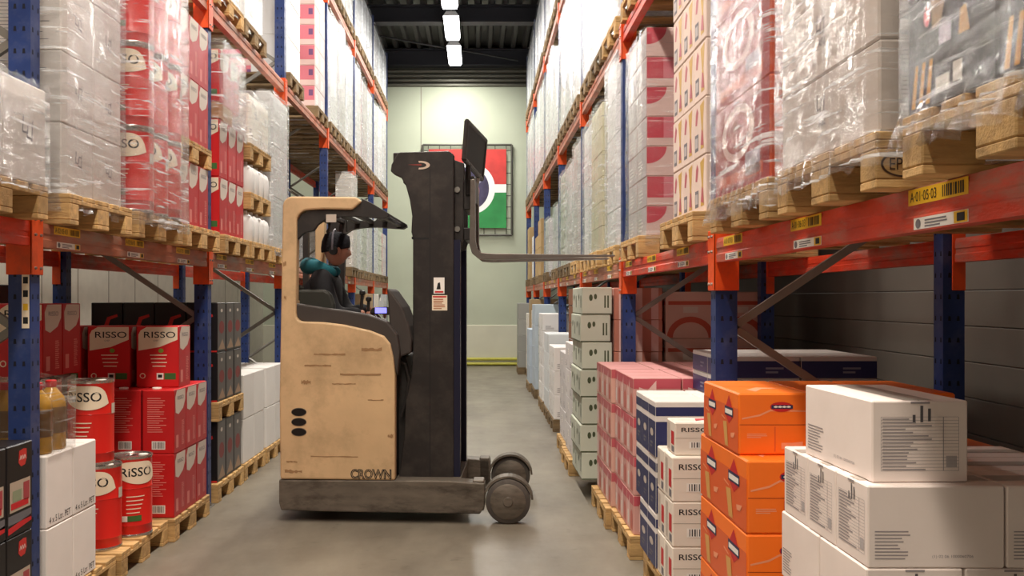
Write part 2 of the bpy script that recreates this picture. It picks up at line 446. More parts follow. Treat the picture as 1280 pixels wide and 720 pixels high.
def upright_mesh(h=7.0):
    mb = MB()
    mb.prism([(-.05, -.045), (.05, -.045), (.05, .045), (.028, .045), (.028, .03), (.035, .03), (.035, -.03), (-.035, -.03), (-.035, .03), (-.028, .03), (-.028, .045), (-.05, .045)], 0, h, M_BLUE, 'z')
    z = .15
    while z < h-.1:
        for yy in (-.026, .026):
            for s in (-1, 1):
                mb.add([(s*.0508, yy-.007, z), (s*.0508, yy+.007, z), (s*.0508, yy+.005, z+.022), (s*.0508, yy-.005, z+.022)], [(0, 1, 2, 3)], M_BLUE_D)
        for xx in (-.02, .02): mb.add([(xx-.007, -.0458, z), (xx+.007, -.0458, z), (xx+.005, -.0458, z+.022), (xx-.005, -.0458, z+.022)], [(0, 1, 2, 3)], M_BLUE_D)
        z += .1
    return mb.mesh('upright')
UPR = upright_mesh()

def label_text(mb, fr, u, v, code, w=.30, h=.05):
    mb.rect(fr, u, v, u+w, v+h, M_YEL, 1)
    mb.text(fr, code, u+w*.27, v+h*.5, h*.62, M_BLACK, 2, width=w*.46)
    x = u+w*.60
    r = random.Random(int(u*100))
    while x < u+w*.93:
        b = r.uniform(.003, .009); mb.rect(fr, x, v+h*.15, x+b, v+h*.85, M_BLACK, 2); x += b + r.uniform(.003, .007)

def make_rack(side, posts):
    xf = XL if side == 'L' else XR
    s = -1 if side == 'L' else 1                                    # s: away from the aisle
    root = empty('pallet_rack', (xf, posts[0], 0), 0,
                 'blue and orange pallet rack on the driver side of the aisle' if side == 'L' else 'blue and orange pallet rack that the raised forks reach into', 'rack')
    for n, y in enumerate(posts):
        near = y < 11
        for k, xx in enumerate((.05, 1.10)):
            o = link('upright', UPR, root, (s*xx, y-posts[0], 0))
            if near:
                mb = MB(); mb.box(-.07, .07, -.07, .07, 0, .008, M_STEEL); mb.cyl((.058*(-s), 0, .008), (.058*(-s), 0, .03), .01, .01, M_STEEL, 8); mb.obj('foot_plate', o)
        if near:
            z = .12; flip = 0
            while z+.65 < 6.9:
                a, b = (s*.09, s*1.06) if flip == 0 else (s*1.06, s*.09)
                mb = MB(); d = Vector((b-a, 0, .65)); nn = Vector((-d.z, 0, d.x)).normalized()*.018
                p0, p1 = Vector((a, 0, z)), Vector((b, 0, z+.65))
                mb.add([p0-nn+Vector((0,-.014,0)), p0+nn+Vector((0,-.014,0)), p1+nn+Vector((0,-.014,0)), p1-nn+Vector((0,-.014,0)),
                        p0-nn+Vector((0,.014,0)), p0+nn+Vector((0,.014,0)), p1+nn+Vector((0,.014,0)), p1-nn+Vector((0,.014,0))],
                       [(0,1,2,3),(4,5,6,7),(0,1,5,4),(1,2,6,5),(2,3,7,6),(3,0,4,7)], M_STEEL)
                link('brace', mb.mesh('brace'), root, (0, y-posts[0], 0)); z += .65; flip ^= 1
        else:
            mb = MB(); z = .12; flip = 0
            while z+.65 < 6.9:
                a, b = (s*.09, s*1.06) if flip == 0 else (s*1.06, s*.09)
                mb.cyl((a, 0, z), (b, 0, z+.65), .018, .018, M_STEEL, 6); z += .65; flip ^= 1
            link('bracing', mb.mesh('bracing'), root, (0, y-posts[0], 0))
    for lvl, zb in enumerate(LV[side]):
        for n in range(len(posts)-1):
            y0, y1 = posts[n]+.05, posts[n+1]-.05
            for k, xx in enumerate((0.0, 1.10)):
                mb = MB(); L = y1-y0
                mm = M_BEAM if n < 1 or k or side == 'R' and n < 2 else M_BEAM_F
                # step beam with a lip and a shallow groove along its face
                pr = [(0, 0), (0, .035), (.004, .04), (.004, .06), (0, .065), (0, BH-.02), (.004, BH), (.05, BH), (.05, 0)]
                mb.prism([(s*a, b) for a, b in pr], 0, L, mm, 'y')
                bo = link('beam', mb.mesh('beam'), root, (s*xx, y0-posts[0], zb))
                if k == 0 or lvl == 0:
                    for yy, sg in ((-.05, 1), (L+.05, -1)):
                        mb = MB()
                        zc0, zc1 = -.13, BH+.04
                        a0, a1 = (-.012, .106)
                        lo, hi = (yy-.003, yy+.056) if sg > 0 else (yy-.056, yy+.003)
                        if k == 0: mb.box(s*a0, s*-.002, lo, hi, zc0, zc1, M_ORANGE, .003)
                        ed = (yy+.05, yy+.056) if sg > 0 else (yy-.056, yy-.05)
                        mb.box(s*a0, s*a1 if k == 0 else s*.05, ed[0], ed[1], zc0, zc1, M_ORANGE, .002)
                        if k == 0 and n < 3:
                            for zz in (-.10, .05, .12): mb.cyl((s*-.012, (lo+hi)/2, zz), (s*-.02, (lo+hi)/2, zz), .007, .006, M_STEEL, 8)
                        mb.obj('connector', bo)
                    if k == 0 and lvl == 0 and n < 5:
                        for q in range(3):
                            fr = (lambda a, b, l: (-s*(-0.0) - s*l, a, b))
                            if side == 'R':
                                u = L - (.26+q*.92) - .3
                                fr = lambda a, b, l, L=L: (-l, L-a, b)
                                u = .14+q*.92 if True else u
                            else:
                                fr = lambda a, b, l: (l, a, b)
                                u = .14+q*.92
                            mb = MB(); lay = MB()
                            label_text(mb, fr, u, .0665, 'A·0%d·%02d·03' % (1 if side == 'R' else 2, 7+n*3-q if side == 'R' else 2+n*3+q), .30, .04)
                            mb.obj('location_label', bo)
                            mb = MB(); mb.rect(fr, u+.03, .004, u+.30, .033, M_WHITEP, 1); mb.rect(fr, u+.235, .005, u+.297, .032, M_YEL, 2)
                            mb.rect(fr, u+.25, .009, u+.285, .028, M_BLACK, 3); mb.oval(fr, u+.055, .018, .014, .012, M_GREYP, 2); mb.lines(fr, u+.09, .008, u+.21, .03, 3, M_GREYP, 2)
                            mb.obj('article_label', bo)
    return root
RACK_L = make_rack('L', PL)
RACK_R = make_rack('R', PR)
# code strip on the second upright of the driver-side rack
mb = MB(); fr = lambda a, b, l: (a-.05, -.0475-l, b)
mb.rect(fr, .062, 1.42, .096, 1.66, M_CREAM, 1)
for z in (1.44, 1.50, 1.56, 1.62): mb.rect(fr, .068, z, .09, z+.03, M_BLACK if z != 1.50 else M_YEL, 2)
o = mb.obj('code_strip', [c for c in RACK_L.children if c.name.startswith('upright')][2])

# ------------------------------------------------------------------ pallets
def pallet_parts():
    top = MB()
    for yc, w in ((-.3275, .145), (-.164, .10), (0, .145), (.164, .10), (.3275, .145)):
        top.box(-.6, .6, yc-w/2, yc+w/2, .122, .144, M_WOOD, .003)
    out = [('top_deck', top.mesh('top_deck'))]
    for xc in (-.5275, 0, .5275):
        m = MB(); m.box(xc-.0725, xc+.0725, -.4, .4, .100, .1218, M_WOOD, .003); out.append(('stringer', m.mesh('stringer')))
    for yc, w in ((-.35, .1), (0, .145), (.35, .1)):
        m = MB(); m.box(-.6, .6, yc-w/2, yc+w/2, 0, .022, M_WOOD, .003); out.append(('bottom_board', m.mesh('bottom_board')))
        for xc in (-.5275, 0, .5275):
            m = MB(); m.box(xc-.0725, xc+.0725, yc-w/2, yc+w/2, .0222, .0998, M_WOOD, .004); out.append(('block', m.mesh('block')))
    return out
PPARTS = pallet_parts()
_pm = MB()
for nm, me in PPARTS:
    _pm.add([v.co for v in me.vertices], [tuple(p.vertices) for p in me.polygons], M_WOOD)
PWHOLE = _pm.mesh('euro_pallet', recalc=False)
PDARK = PWHOLE.copy(); PDARK.materials.clear(); PDARK.materials.append(mat('darker_pallet_wood', '8c7657', 0.85, noise=0.3, nscale=4, var=0.35, bump=0.3, stretch=(1, 5, 5)))  # same pallet in a darker wood tone, used high up and far away
ONP = {'L': {}, 'R': {}}
def pallet(side, xe, yc, z, place, detail):
    """xe: x of the short side towards the aisle"""
    x = xe-.6 if side == 'L' else xe+.6
    if not in_frame(x-.6, x+.6, yc-.4, yc+.4, z, z+.15): return None
    rz = R.uniform(-.006, .006)
    lab = 'wooden euro pallet ' + place
    if not detail:
        return link('euro_pallet', PDARK if z > 3 or yc > 11 else PWHOLE, None, (x, yc, z), rz, lab, 'pallet', 'wooden euro pallets')
    e = empty('euro_pallet', (x, yc, z), rz, lab, 'pallet', 'wooden euro pallets')
    for nm, me in PPARTS: link(nm, me, e)
    return e

# ------------------------------------------------------------------ carton designs
def cardboard(hexc, name=None, var=.10, rough=.75): return mat(name or 'carton_'+hexc, hexc, rough, var=var, noise=.04, nscale=3, bump=.06, bscale=14)
DES = {}
def design(fn): DES[fn.__name__] = fn; return fn
def base_carton(w, d, h, m, tape=M_TAPE, c=.006):
    mb = MB(); mb.box(-w/2, w/2, -d/2, d/2, 0, h, m, c)
    fr = face('top', w, d, h)
    if w > d: mb.rect(fr, 0.005, d/2-.002, w-.005, d/2+.002, M_SEAM, 1)
    else: mb.rect(fr, w/2-.002, .005, w/2+.002, d-.005, M_SEAM, 1)
    return mb
@design
def plain(w, d, h, color='e9e3da', lines=True):
    mb = base_carton(w, d, h, cardboard(color))
    for s in ('-y', '+x', '-x'):
        W = w if s == '-y' else d; fr = face(s, w, d, h)
        if lines: mb.lines(fr, W*.1, h*.12, W*.42, h*.34, 4, M_GREYP, 1, seed=2, fill=.35)
        mb.rect(fr, W*.62, h*.55, W*.86, h*.78, M_WHITEP, 1); mb.lines(fr, W*.64, h*.58, W*.84, h*.76, 4, M_BLACK, 2, seed=4, fill=.3)
    return mb
@design
def plain_blank(w, d, h, color='e9e3da'): return base_carton(w, d, h, cardboard(color))
def ideogram(mb, fr, u, v, s, m=M_GREYP):
    for a, b0, b1 in ((0, .3, 1.1), (.45, .1, .8), (.9, .0, 1.0)): mb.poly(fr, [(u+a*s, v+b0*s), (u+a*s+s*.1, v+b0*s), (u+a*s+s*.2, v+b1*s), (u+a*s+s*.1, v+b1*s)], m, 1)
    for a, b in ((.0, .3), (.55, .75), (.5, .1)): mb.rect(fr, u+a*s, v+b*s, u+(a+.5)*s, v+b*s+s*.09, m, 1)
@design
def wrapped_white(w, d, h):
    mb = base_carton(w, d, h, cardboard('ddd6d0'))
    for s in ('+x', '-x'):
        fr = face(s, w, d, h)
        if R.random() < .9: ideogram(mb, fr, d*.42, h*.42, h*.22)
    mb.lines(face('-y', w, d, h), w*.12, h*.1, w*.85, h*.9, 16, M_GREYP, 1, seed=8, fill=.18)
    return mb
@design
def pet_carton(w, d, h):
    mb = base_carton(w, d, h, cardboard('ece6e2'))
    for s in ('+x', '-x', '-y'):
        fr = face(s, w, d, h); W = d if s != '-y' else w
        mb.text(fr, '4 x 5 Ltr. PET', W*.5, h*.10, .030, M_BLACK, 1, width=W*.82)
    return mb
M_REDC = None
def red_board():
    return mat('red_printed_board', 'cf2326', .42, var=.10, noise=.05, nscale=4)
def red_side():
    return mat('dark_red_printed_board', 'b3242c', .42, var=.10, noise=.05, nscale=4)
def risso_front(mb, fr, W, h, txt='RISSO'):
    n = 12
    us = [W*.06+(W*.88)*i/n for i in range(n+1)]
    mb.poly(fr, [(W*.05, h*.60), (W*.55, h*.66), (W*.97, h*.78), (W*.97, h*.985), (W*.24, h*.985), (W*.10, h*.93), (W*.05, h*.86)], M_CREAM, 1)
    mb.text(fr, txt, W*.55, h*.86, h*.10, M_BLACK, 2, width=W*.74, bold=.004)
    mb.text(fr, 'CHEF', W*.46, h*.765, h*.025, M_GREYP, 2)
    mb.oval(fr, W*.58, h*.60, W*.06, h*.035, mat('leaf_green', '7d9a3a', .5), 2)
    for q in range(4): mb.rect(fr, W*(.32+.02*q), h*(.52-.06*q), W*(.72-.03*(q % 2)), h*(.535-.06*q), M_CREAM, 1)
    mb.rect(fr, W*.48, h*.13, W*.64, h*.235, M_WHITEP, 1); mb.rect(fr, W*.51, h*.16, W*.61, h*.21, M_BLACK, 2)
    mb.rect(fr, W*.66, h*.13, W*.93, h*.235, M_GREEN, 1)
    mb.oval(fr, W*.15, h*.19, W*.07, h*.045, M_CREAM, 1); mb.oval(fr, W*.15, h*.19, W*.045, h*.03, M_RED, 2)
def risso_side(mb, fr, W, h, m):
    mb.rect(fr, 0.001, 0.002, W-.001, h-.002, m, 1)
    mb.poly(fr, [(W*.10, h*.64), (W*.35, h*.60), (W*.75, h*.68), (W*.93, h*.80), (W*.95, h*.985), (W*.20, h*.985), (W*.07, h*.88)], M_GREYC, 2)
    mb.text(fr, 'RISSO', W*.52, h*.86, h*.06, M_GREYP, 3, width=W*.52)
    mb.lines(fr, W*.62, h*.1, W*.86, h*.5, 14, mat('pale_red_print', 'd07f7a', .5), 2, seed=6)
    mb.rect(fr, W*.14, h*.08, W*.34, h*.28, mat('pale_red_print', 'd07f7a', .5), 2)
M_GREYC = mat('grey_cream_print', 'c9bfb4', .5)
def risso_back(mb, fr, W, h):
    mb.lines(fr, W*.16, h*.34, W*.78, h*.9, 16, mat('pink_print', 'e8938b', .5), 1, seed=9, fill=.3)
    mb.barcode(fr, W*.3, h*.07, W*.42, h*.13)
def spout(mb, w, d, h): 
    mb.lathe([(.028, h), (.030, h+.004), (.028, h+.012), (.0, h+.013)], (w*.15-w*.3, -d*.22, 0), M_WHITEP, 14)
@design
def risso(w, d, h, side='L'):
    mb = MB(); mb.box(-w/2, w/2, -d/2, d/2, 0, h, red_board(), .006)
    risso_front(mb, face('-y', w, d, h), w, h)
    for s in ('+x', '-x'): risso_side(mb, face(s, w, d, h), d, h, red_side())
    return mb
@design
def risso_reversed(w, d, h):
    mb = MB(); mb.box(-w/2, w/2, -d/2, d/2, 0, h, red_board(), .006)
    risso_back(mb, face('-y', w, d, h), w, h); spout(mb, w, d, h)
    for s in ('+x', '-x'): risso_side(mb, face(s, w, d, h), d, h, red_side())
    return mb
@design
def black_carton(w, d, h):
    mb = MB(); mb.box(-w/2, w/2, -d/2, d/2, 0, h, mat('black_board', '1d1a1c', .4, var=.1), .005)
    fr = face('-y', w, d, h); r = mat('bright_red_print', 'c8302c', .45)
    mb.poly(fr, [(w*.35, h*.42), (w*.5, h*.42), (w*.62, h*.66), (w*.86, h*.72), (w*.84, h*.77), (w*.52, h*.71)], r, 1)
    mb.rect(fr, 0.002, 0.002, w-.002, h*.035, r, 1); mb.barcode(fr, w*.35, h*.07, w*.35, h*.07)
    mb.lines(fr, w*.3, h*.18, w*.72, h*.34, 4, M_GREYP, 1, seed=3)
    for s in ('+x', '-x'):
        fr = face(s, w, d, h); g = mat('charcoal_print', '4b4646', .35, var=.1)
        mb.rect(fr, d*.04, h*.04, d*.96, h*.97, g, 1)
        mb.oval(fr, d*.5, h*.84, d*.12, h*.035, M_GREYC, 2); mb.oval(fr, d*.5, h*.5, d*.3, h*.13, mat('dim_red_print', '7a2c2c', .5), 2)
        mb.poly(fr, [(d*.1, h*.05), (d*.9, h*.05), (d*.6, h*.26)], mat('tan_print', '9b7f68', .5), 2)
    return mb
def script_logo(mb, fr, u, v, s):
    mb.poly(fr, [(u-s*.5, v-s*.25), (u-s*.2, v-s*.5), (u+s*.3, v-s*.45), (u+s*.5, v-s*.1), (u+s*.48, v+s*.45), (u+s*.1, v+s*.5), (u-s*.42, v+s*.42)], mat('bright_red_print', 'c8302c', .45), 1)
    pts = []
    for q in range(7): pts.append((u-s*.38+q*s*.12, v + (.14 if q % 2 else -.12)*s))
    for a, b in zip(pts[:-1], pts[1:]):
        mb.poly(fr, [a, (a[0]+s*.05, a[1]), (b[0]+s*.05, b[1]), b], M_WHITEP, 2)
@design
def cooking_carton(w, d, h):
    mb = MB(); mb.box(-w/2, w/2, -d/2, d/2, 0, h, mat('near_black_board', '19161a', .4, var=.1), .005)
    for s in ('+x', '-x'):
        fr = face(s, w, d, h); W = d
        script_logo(mb, fr, W*.60, h*.84, .075)
        mb.poly(fr, [(W*.05, h*.04), (W*.95, h*.10), (W*.95, h*.17), (W*.05, h*.11)], M_RED, 1)
        mb.rect(fr, W*.05, h*.14, W*.95, h*.24, mat('grey_board_print', '6b6a70', .5), 1)
        mb.rect(fr, W*.1, h*.27, W*.9, h*.6, mat('photo_beige', 'b9a998', .5), 2)
        mb.rect(fr, W*.14, h*.30, W*.82, h*.37, M_RED, 3); mb.rect(fr, W*.2, h*.38, W*.55, h*.5, mat('photo_green', '8f9a7e', .5), 3); mb.rect(fr, W*.62, h*.36, W*.86, h*.56, mat('photo_red', 'a8434a', .5), 3)
    fr = face('-y', w, d, h)
    for q in range(2):
        mb.rect(fr, w*.1, h*(.46+.18*q), w*.9, h*(.49+.18*q), M_RED, 1); mb.lines(fr, w*.1, h*(.36+.18*q), w*.95, h*(.45+.18*q), 3, M_GREYP, 1)
    mb.rect(fr, w*.05, h*.08, w*.98, h*.2, M_GREYC, 1); mb.oval(fr, w*.7, h*.25, w*.12, h*.06, M_GREYC, 1)
    script_logo(mb, fr, w*.3, h*.84, .075)
    return mb
@design
def orange_carton(w, d, h):
    O = mat('orange_board', 'ff7d22', .45, var=.06, noise=.04)
    Od = mat('deep_orange_print', 'e2622a', .45)
    mb = MB(); mb.box(-w/2, w/2, -d/2, d/2, 0, h, O, .007)
    fr = face('top', w, d, h); mb.rect(fr, 0.01, d/2-.003, w-.01, d/2+.003, Od, 1); mb.poly(fr, [(w*.3, d*.1), (w*.5, d*.3), (w*.8, d*.35), (w*.5, d*.42), (w*.25, d*.25)], mat('pale_orange_print', 'f3a27a', .5), 1)
    nav = mat('navy_print', '2a2f55', .5); pal = mat('pale_orange_print', 'f3a27a', .5); tan = mat('glass_print', 'd9a45c', .5)
    for s in ('-x', '+x'):
        fr = face(s, w, d, h)
        mb.rect(fr, 0.004, 0.004, d-.004, h*.74, Od, 1)
        for cu in (.28, .76):
            u = d*cu
            mb.poly(fr, [(u-d*.09, h*.70), (u+d*.09, h*.70), (u, h*.92)], M_RED, 2)
            mb.rect(fr, u-d*.11, h*.57, u+d*.11, h*.72, nav, 3); mb.rect(fr, u-d*.095, h*.60, u+d*.095, h*.68, M_WHITEP, 4)
            mb.poly(fr, [(u-d*.09, h*.57), (u+d*.09, h*.57), (u, h*.44)], M_RED, 2)
            mb.poly(fr, [(u-d*.16, h*.44), (u-d*.06, h*.46), (u-d*.02, h*.05), (u-d*.10, h*.05)], tan, 3)
            mb.poly(fr, [(u+d*.05, h*.30), (u+d*.16, h*.34), (u+d*.12, h*.24), (u+d*.06, h*.23)], pal, 3)
            mb.poly(fr, [(u-d*.2, h*.55), (u-d*.1, h*.50), (u-d*.1, h*.48), (u-d*.2, h*.52)], pal, 3)
    fr = face('-y', w, d, h)
    mb.rect(fr, .004, h*.485, w-.004, h*.495, mat('dark_orange_seam', 'a84716', .6), 1)
    mb.poly(fr, [(w*.05, h*.6), (w*.3, h*.66), (w*.45, h*.74), (w*.95, h*.72), (w*.95, h*.70), (w*.45, h*.71), (w*.3, h*.63), (w*.05, h*.575)], pal, 1)
    mb.oval(fr, w*.6, h*.78, w*.16, h*.08, M_RED, 2); mb.rect(fr, w*.46, h*.75, w*.76, h*.81, nav, 3); mb.poly(fr, [(w*(.49+.03*i_), h*(.765 if i_ % 2 else .775)) for i_ in range(9)]+[(w*(.73-.03*i_), h*(.80 if i_ % 2 else .785)) for i_ in range(9)], M_WHITEP, 4)
    mb.lines(fr, w*.12, h*.28, w*.42, h*.36, 3, pal, 1); mb.rect(fr, w*.5, h*.06, w*.52, h*.46, Od, 1)
    mb.poly(fr, [(w*.6, h*.1), (w*.9, h*.1), (w*.9, h*.22), (w*.75, h*.2), (w*.6, h*.2)], pal, 1)
    return mb
@design
def ingredient_carton(w, d, h):
    mb = base_carton(w, d, h, cardboard('f2e6e0', var=.03), c=.004)
    short = ('-y',) if w <= d else ('-x', '+x')
    longs = ('-x', '+x') if w <= d else ('-y', '+y')
    for s in short:
        W = w if s == '-y' else d; fr = face(s, w, d, h)
        u0, u1, v0, v1 = W*.09, W*.90, h*.14, h*.80
        for q in range(17):
            z = v1-(v1-v0)*q/16.0
            mb.rect(fr, u0, z, u1, z+.0009, M_PRINT, 1)
            if q < 16: mb.lines(fr, u0+.004, z-(v1-v0)/16*.75, u0+(u1-u0)*R.uniform(.35, .76), z-(v1-v0)/16*.3, 1, M_PRINT, 1, seed=q, fill=.8)
        mb.rect(fr, u0+(u1-u0)*.80, v0, u0+(u1-u0)*.81, v1, M_PRINT, 1); mb.rect(fr, u0, v0, u0+.001, v1, M_PRINT, 1); mb.rect(fr, u1, v0, u1+.001, v1, M_PRINT, 1)
        mb.rect(fr, u0+(u1-u0)*.84, v0+.01, u0+(u1-u0)*.98, v0+(v1-v0)*.28, mat('light_grey_print', 'b8b2b4', .6), 1)
        for a, b, c_ in ((.42, .74, .02), (.50, .74, .045), (.58, .75, .035)):
            mb.rect(fr, W*a, h*b, W*(a+.03), h*b+c_, mat('dim_print', '5c585c', .7), 2)
        mb.rect(fr, W*.40, h*.965, W*.6, h*.99, M_PRINT, 2)
    for s in longs:
        W = d if s != '-y' and s != '+y' else w; fr = face(s, w, d, h)
        mb.lines(fr, W*.05, h*.11, W*.33, h*.48, 9, M_PRINT, 1, seed=12, fill=.35)
        mb.text(fr, '(1) 02 06 1000060706', W*.62, h*.14, h*.045, M_PRINT, 1, width=W*.3)
    fr = face('top', w, d, h)
    mb.rect(fr, w*.02 if w > d else w*.35, d*.35 if w > d else d*.02, w*.98 if w > d else w*.65, d*.65 if w > d else d*.98, mat('grey_tape', 'b9b0a8', .35), 2)
    return mb
@design
def blue_white(w, d, h):
    N_ = mat('navy_board', '2a2f60', .45, var=.1)
    mb = MB(); mb.box(-w/2, w/2, -d/2, d/2, 0, h, cardboard('e6e0dc'), .005)
    for s in ('-x', '+x', '-y'):
        W = w if s == '-y' else d; fr = face(s, w, d, h)
        mb.rect(fr, .002, .003, W-.002, h*.64, N_, 1); mb.rect(fr, .002, h*.74, W-.002, h*.90, N_, 1)
        mb.oval(fr, W*.5, h*.42, W*.22, h*.07, M_GREYC, 2); mb.lines(fr, W*.3, h*.15, W*.7, h*.28, 2, M_GREYP, 2)
    return mb
@design
def blue_flat(w, d, h):
    N_ = mat('navy_board', '2a2f60', .45, var=.1)
    mb = MB(); mb.box(-w/2, w/2, -d/2, d/2, 0, h, cardboard('c9c4c0'), .004)
    for s in ('-x', '+x', '-y'):
        W = w if s == '-y' else d; fr = face(s, w, d, h)
        mb.rect(fr, .002, .003, W-.002, h*.8, N_, 1)
        mb.lines(fr, W*.55, h*.25, W*.8, h*.6, 2, mat('faded_print', '7d7f92', .6), 2)
    return mb
@design
def risso_white(w, d, h):
    mb = base_carton(w, d, h, cardboard('ebe2d6', var=.06))
    fr = face('-y', w, d, h)
    mb.text(fr, 'RISSO', w*.34, h*.78, h*.13, M_BLACK, 1, width=w*.46, bold=.01)
    mb.text(fr, 'Chef', w*.66, h*.78, h*.08, M_GREYP, 1); mb.rect(fr, w*.78, h*.70, w*.94, h*.86, M_RED, 1)
    mb.rect(fr, .002, h*.52, w-.002, h*.53, M_SEAM, 1); mb.barcode(fr, w*.24, h*.22, w*.5, h*.2)
    for s in ('-x', '+x'):
        fr = face(s, w, d, h)
        mb.rect(fr, d*.08, h*.1, d*.4, h*.9, M_GREYC, 1); mb.rect(fr, d*.55, h*.3, d*.9, h*.7, M_RED, 1); mb.rect(fr, d*.6, h*.08, d*.9, h*.25, M_GREYP, 1)
    fr = face('top', w, d, h); mb.poly(fr, [(w*.4, d*.3), (w*.55, d*.5), (w*.8, d*.4), (w*.7, d*.8), (w*.45, d*.75)], mat('pink_red_print', 'd14a55', .5), 2)
    return mb
@design
def rose(w, d, h, tone='dfa8a0', top='cc5866'):
    mb = MB(); mb.box(-w/2, w/2, -d/2, d/2, 0, h, mat('board_'+tone, tone, .5, var=.10), .005)
    T = mat('board_'+top, top, .45, var=.08)
    fr = face('top', w, d, h); mb.rect(fr, .003, .003, w-.003, d-.003, mat('rose_top', 'e0a3a2', .5), 1)
    for s in ('-x', '+x', '-y'):
        W = w if s == '-y' else d; fr = face(s, w, d, h)
        mb.rect(fr, .003, h*.74, W-.003, h*.99, T, 1)
        mb.poly(fr, [(W*.12, h*.08), (W*.48, h*.08), (W*.48, h*.95), (W*.30, h*.7), (W*.12, h*.78)], mat('pale_rose', 'ecc6c0', .5), 2)
        mb.poly(fr, [(W*.6, h*.1), (W*.9, h*.1), (W*.9, h*.5), (W*.75, h*.62), (W*.6, h*.5)], mat('salmon_print', 'cc6f66', .5), 2)
        mb.rect(fr, W*.18, h*.15, W*.3, h*.5, M_WHITEP, 3)
    return mb
@design
def striped(w, d, h):
    mb = MB(); mb.box(-w/2, w/2, -d/2, d/2, 0, h, mat('salmon_board', 'c9826f', .55, var=.1), .005)
    for s in ('-x', '+x', '-y'):
        W = w if s == '-y' else d; fr = face(s, w, d, h); n = 3
        for q in range(n): mb.rect(fr, W*(q+.3)/n, .003, W*(q+.75)/n, h-.003, mat('pale_rose', 'ecc6c0', .5), 1)
    return mb
@design
def swoosh(w, d, h, flip=0):
    mb = base_carton(w, d, h, cardboard('dfc3bd', var=.06)); C_ = mat('crimson_board_print', 'c63a4e', .5); P_ = mat('pink_board_print', 'd67886', .5)
    for s in ('-y', '-x', '+x'):
        W = w if s == '-y' else d; fr = face(s, w, d, h)
        if s != '-y':
            mb.rect(fr, .004, .004, W-.004, h-.004, cardboard('cfc9c8'), 1); mb.lines(fr, W*.2, h*.2, W*.7, h*.7, 4, M_WHITEP, 2); continue
        if flip == 0:
            pts = [(.003, h*.985), (.003, h*.42)] + [(W*.5*(math.sin(t)), h*(.985-.57*math.cos(t))) for t in [i*PI/16 for i in range(1, 9)]]
            mb.poly(fr, pts, C_, 1)
            mb.poly(fr, [(W*.97, h*.95), (W*.97, h*.4), (W*.82, h*.55), (W*.72, h*.95)], P_, 1)
        else:
            mb.rect(fr, .004, h*.28, W*.42, h*.985, C_, 1); mb.rect(fr, W*.42, h*.28, W-.004, h*.985, P_, 1); mb.rect(fr, W*.8, h*.5, W*.94, h*.8, mat('violet_print', '77507c', .5), 2)
    return mb
@design
def swoosh_low(w, d, h): return swoosh(w, d, h, 1)
@design
def glass_carton(w, d, h):
    mb = base_carton(w, d, h, cardboard('e3cfc4', var=.08))
    for s in ('-x', '+x', '-y'):
        W = w if s == '-y' else d; fr = face(s, w, d, h)
        mb.rect(fr, W*.12, h*.12, W*.42, h*.42, M_GREYP, 1); mb.rect(fr, W*.16, h*.18, W*.38, h*.36, mat('light_grey_print', 'b8b2b4', .6), 2)
        mb.poly(fr, [(W*.55, h*.9), (W*.9, h*.95), (W*.8, h*.5), (W*.88, h*.12), (W*.6, h*.12), (W*.68, h*.5)], mat('straw_print', 'c9a24e', .5), 1)
        mb.poly(fr, [(W*.16, h*.6), (W*.3, h*.58), (W*.42, h*.8), (W*.3, h*.9), (W*.2, h*.8)], mat('soft_crimson_print', 'b8606a', .5), 1)
        mb.poly(fr, [(W*.62, h*.2), (W*.86, h*.16), (W*.8, h*.42), (W*.7, h*.46)], mat('soft_crimson_print', 'b8606a', .5), 2)
    return mb
@design
def orange_big(w, d, h):
    mb = MB(); mb.box(-w/2, w/2, -d/2, d/2, 0, h, mat('vermilion_board', 'e05a2e', .5, var=.06), .006)
    for s in ('-x', '+x'):
        fr = face(s, w, d, h); c = mat('plum_red_print', 'b03a3c', .5)
        mb.rect(fr, .004, .004, d-.004, h-.004, c, 1)
        mb.oval(fr, d*.45, h*.62, d*.30, h*.30, mat('pale_rose', 'ecc6c0', .5), 2); mb.oval(fr, d*.45, h*.62, d*.22, h*.22, c, 3)
        mb.rect(fr, d*.6, h*.1, d*.85, h*.35, mat('lilac_print', 'b9a9bb', .5), 2); mb.rect(fr, d*.1, h*.08, d*.9, h*.2, mat('vermilion_board', 'e05a2e'), 2)
    return mb
@design
def big_white(w, d, h):
    mb = base_carton(w, d, h, cardboard('d9cdc4', var=.06))
    for s in ('-x', '+x'):
        fr = face(s, w, d, h); ideogram(mb, fr, d*.42, h*.5, h*.26, M_GREYP); mb.text(fr, 'A52', d*.48, h*.42, h*.10, mat('navy_print', '2a2f55', .5), 2)
    mb.lines(face('-y', w, d, h), w*.15, h*.12, w*.9, h*.92, 17, M_SEAM, 1, seed=8, fill=.2)
    return mb
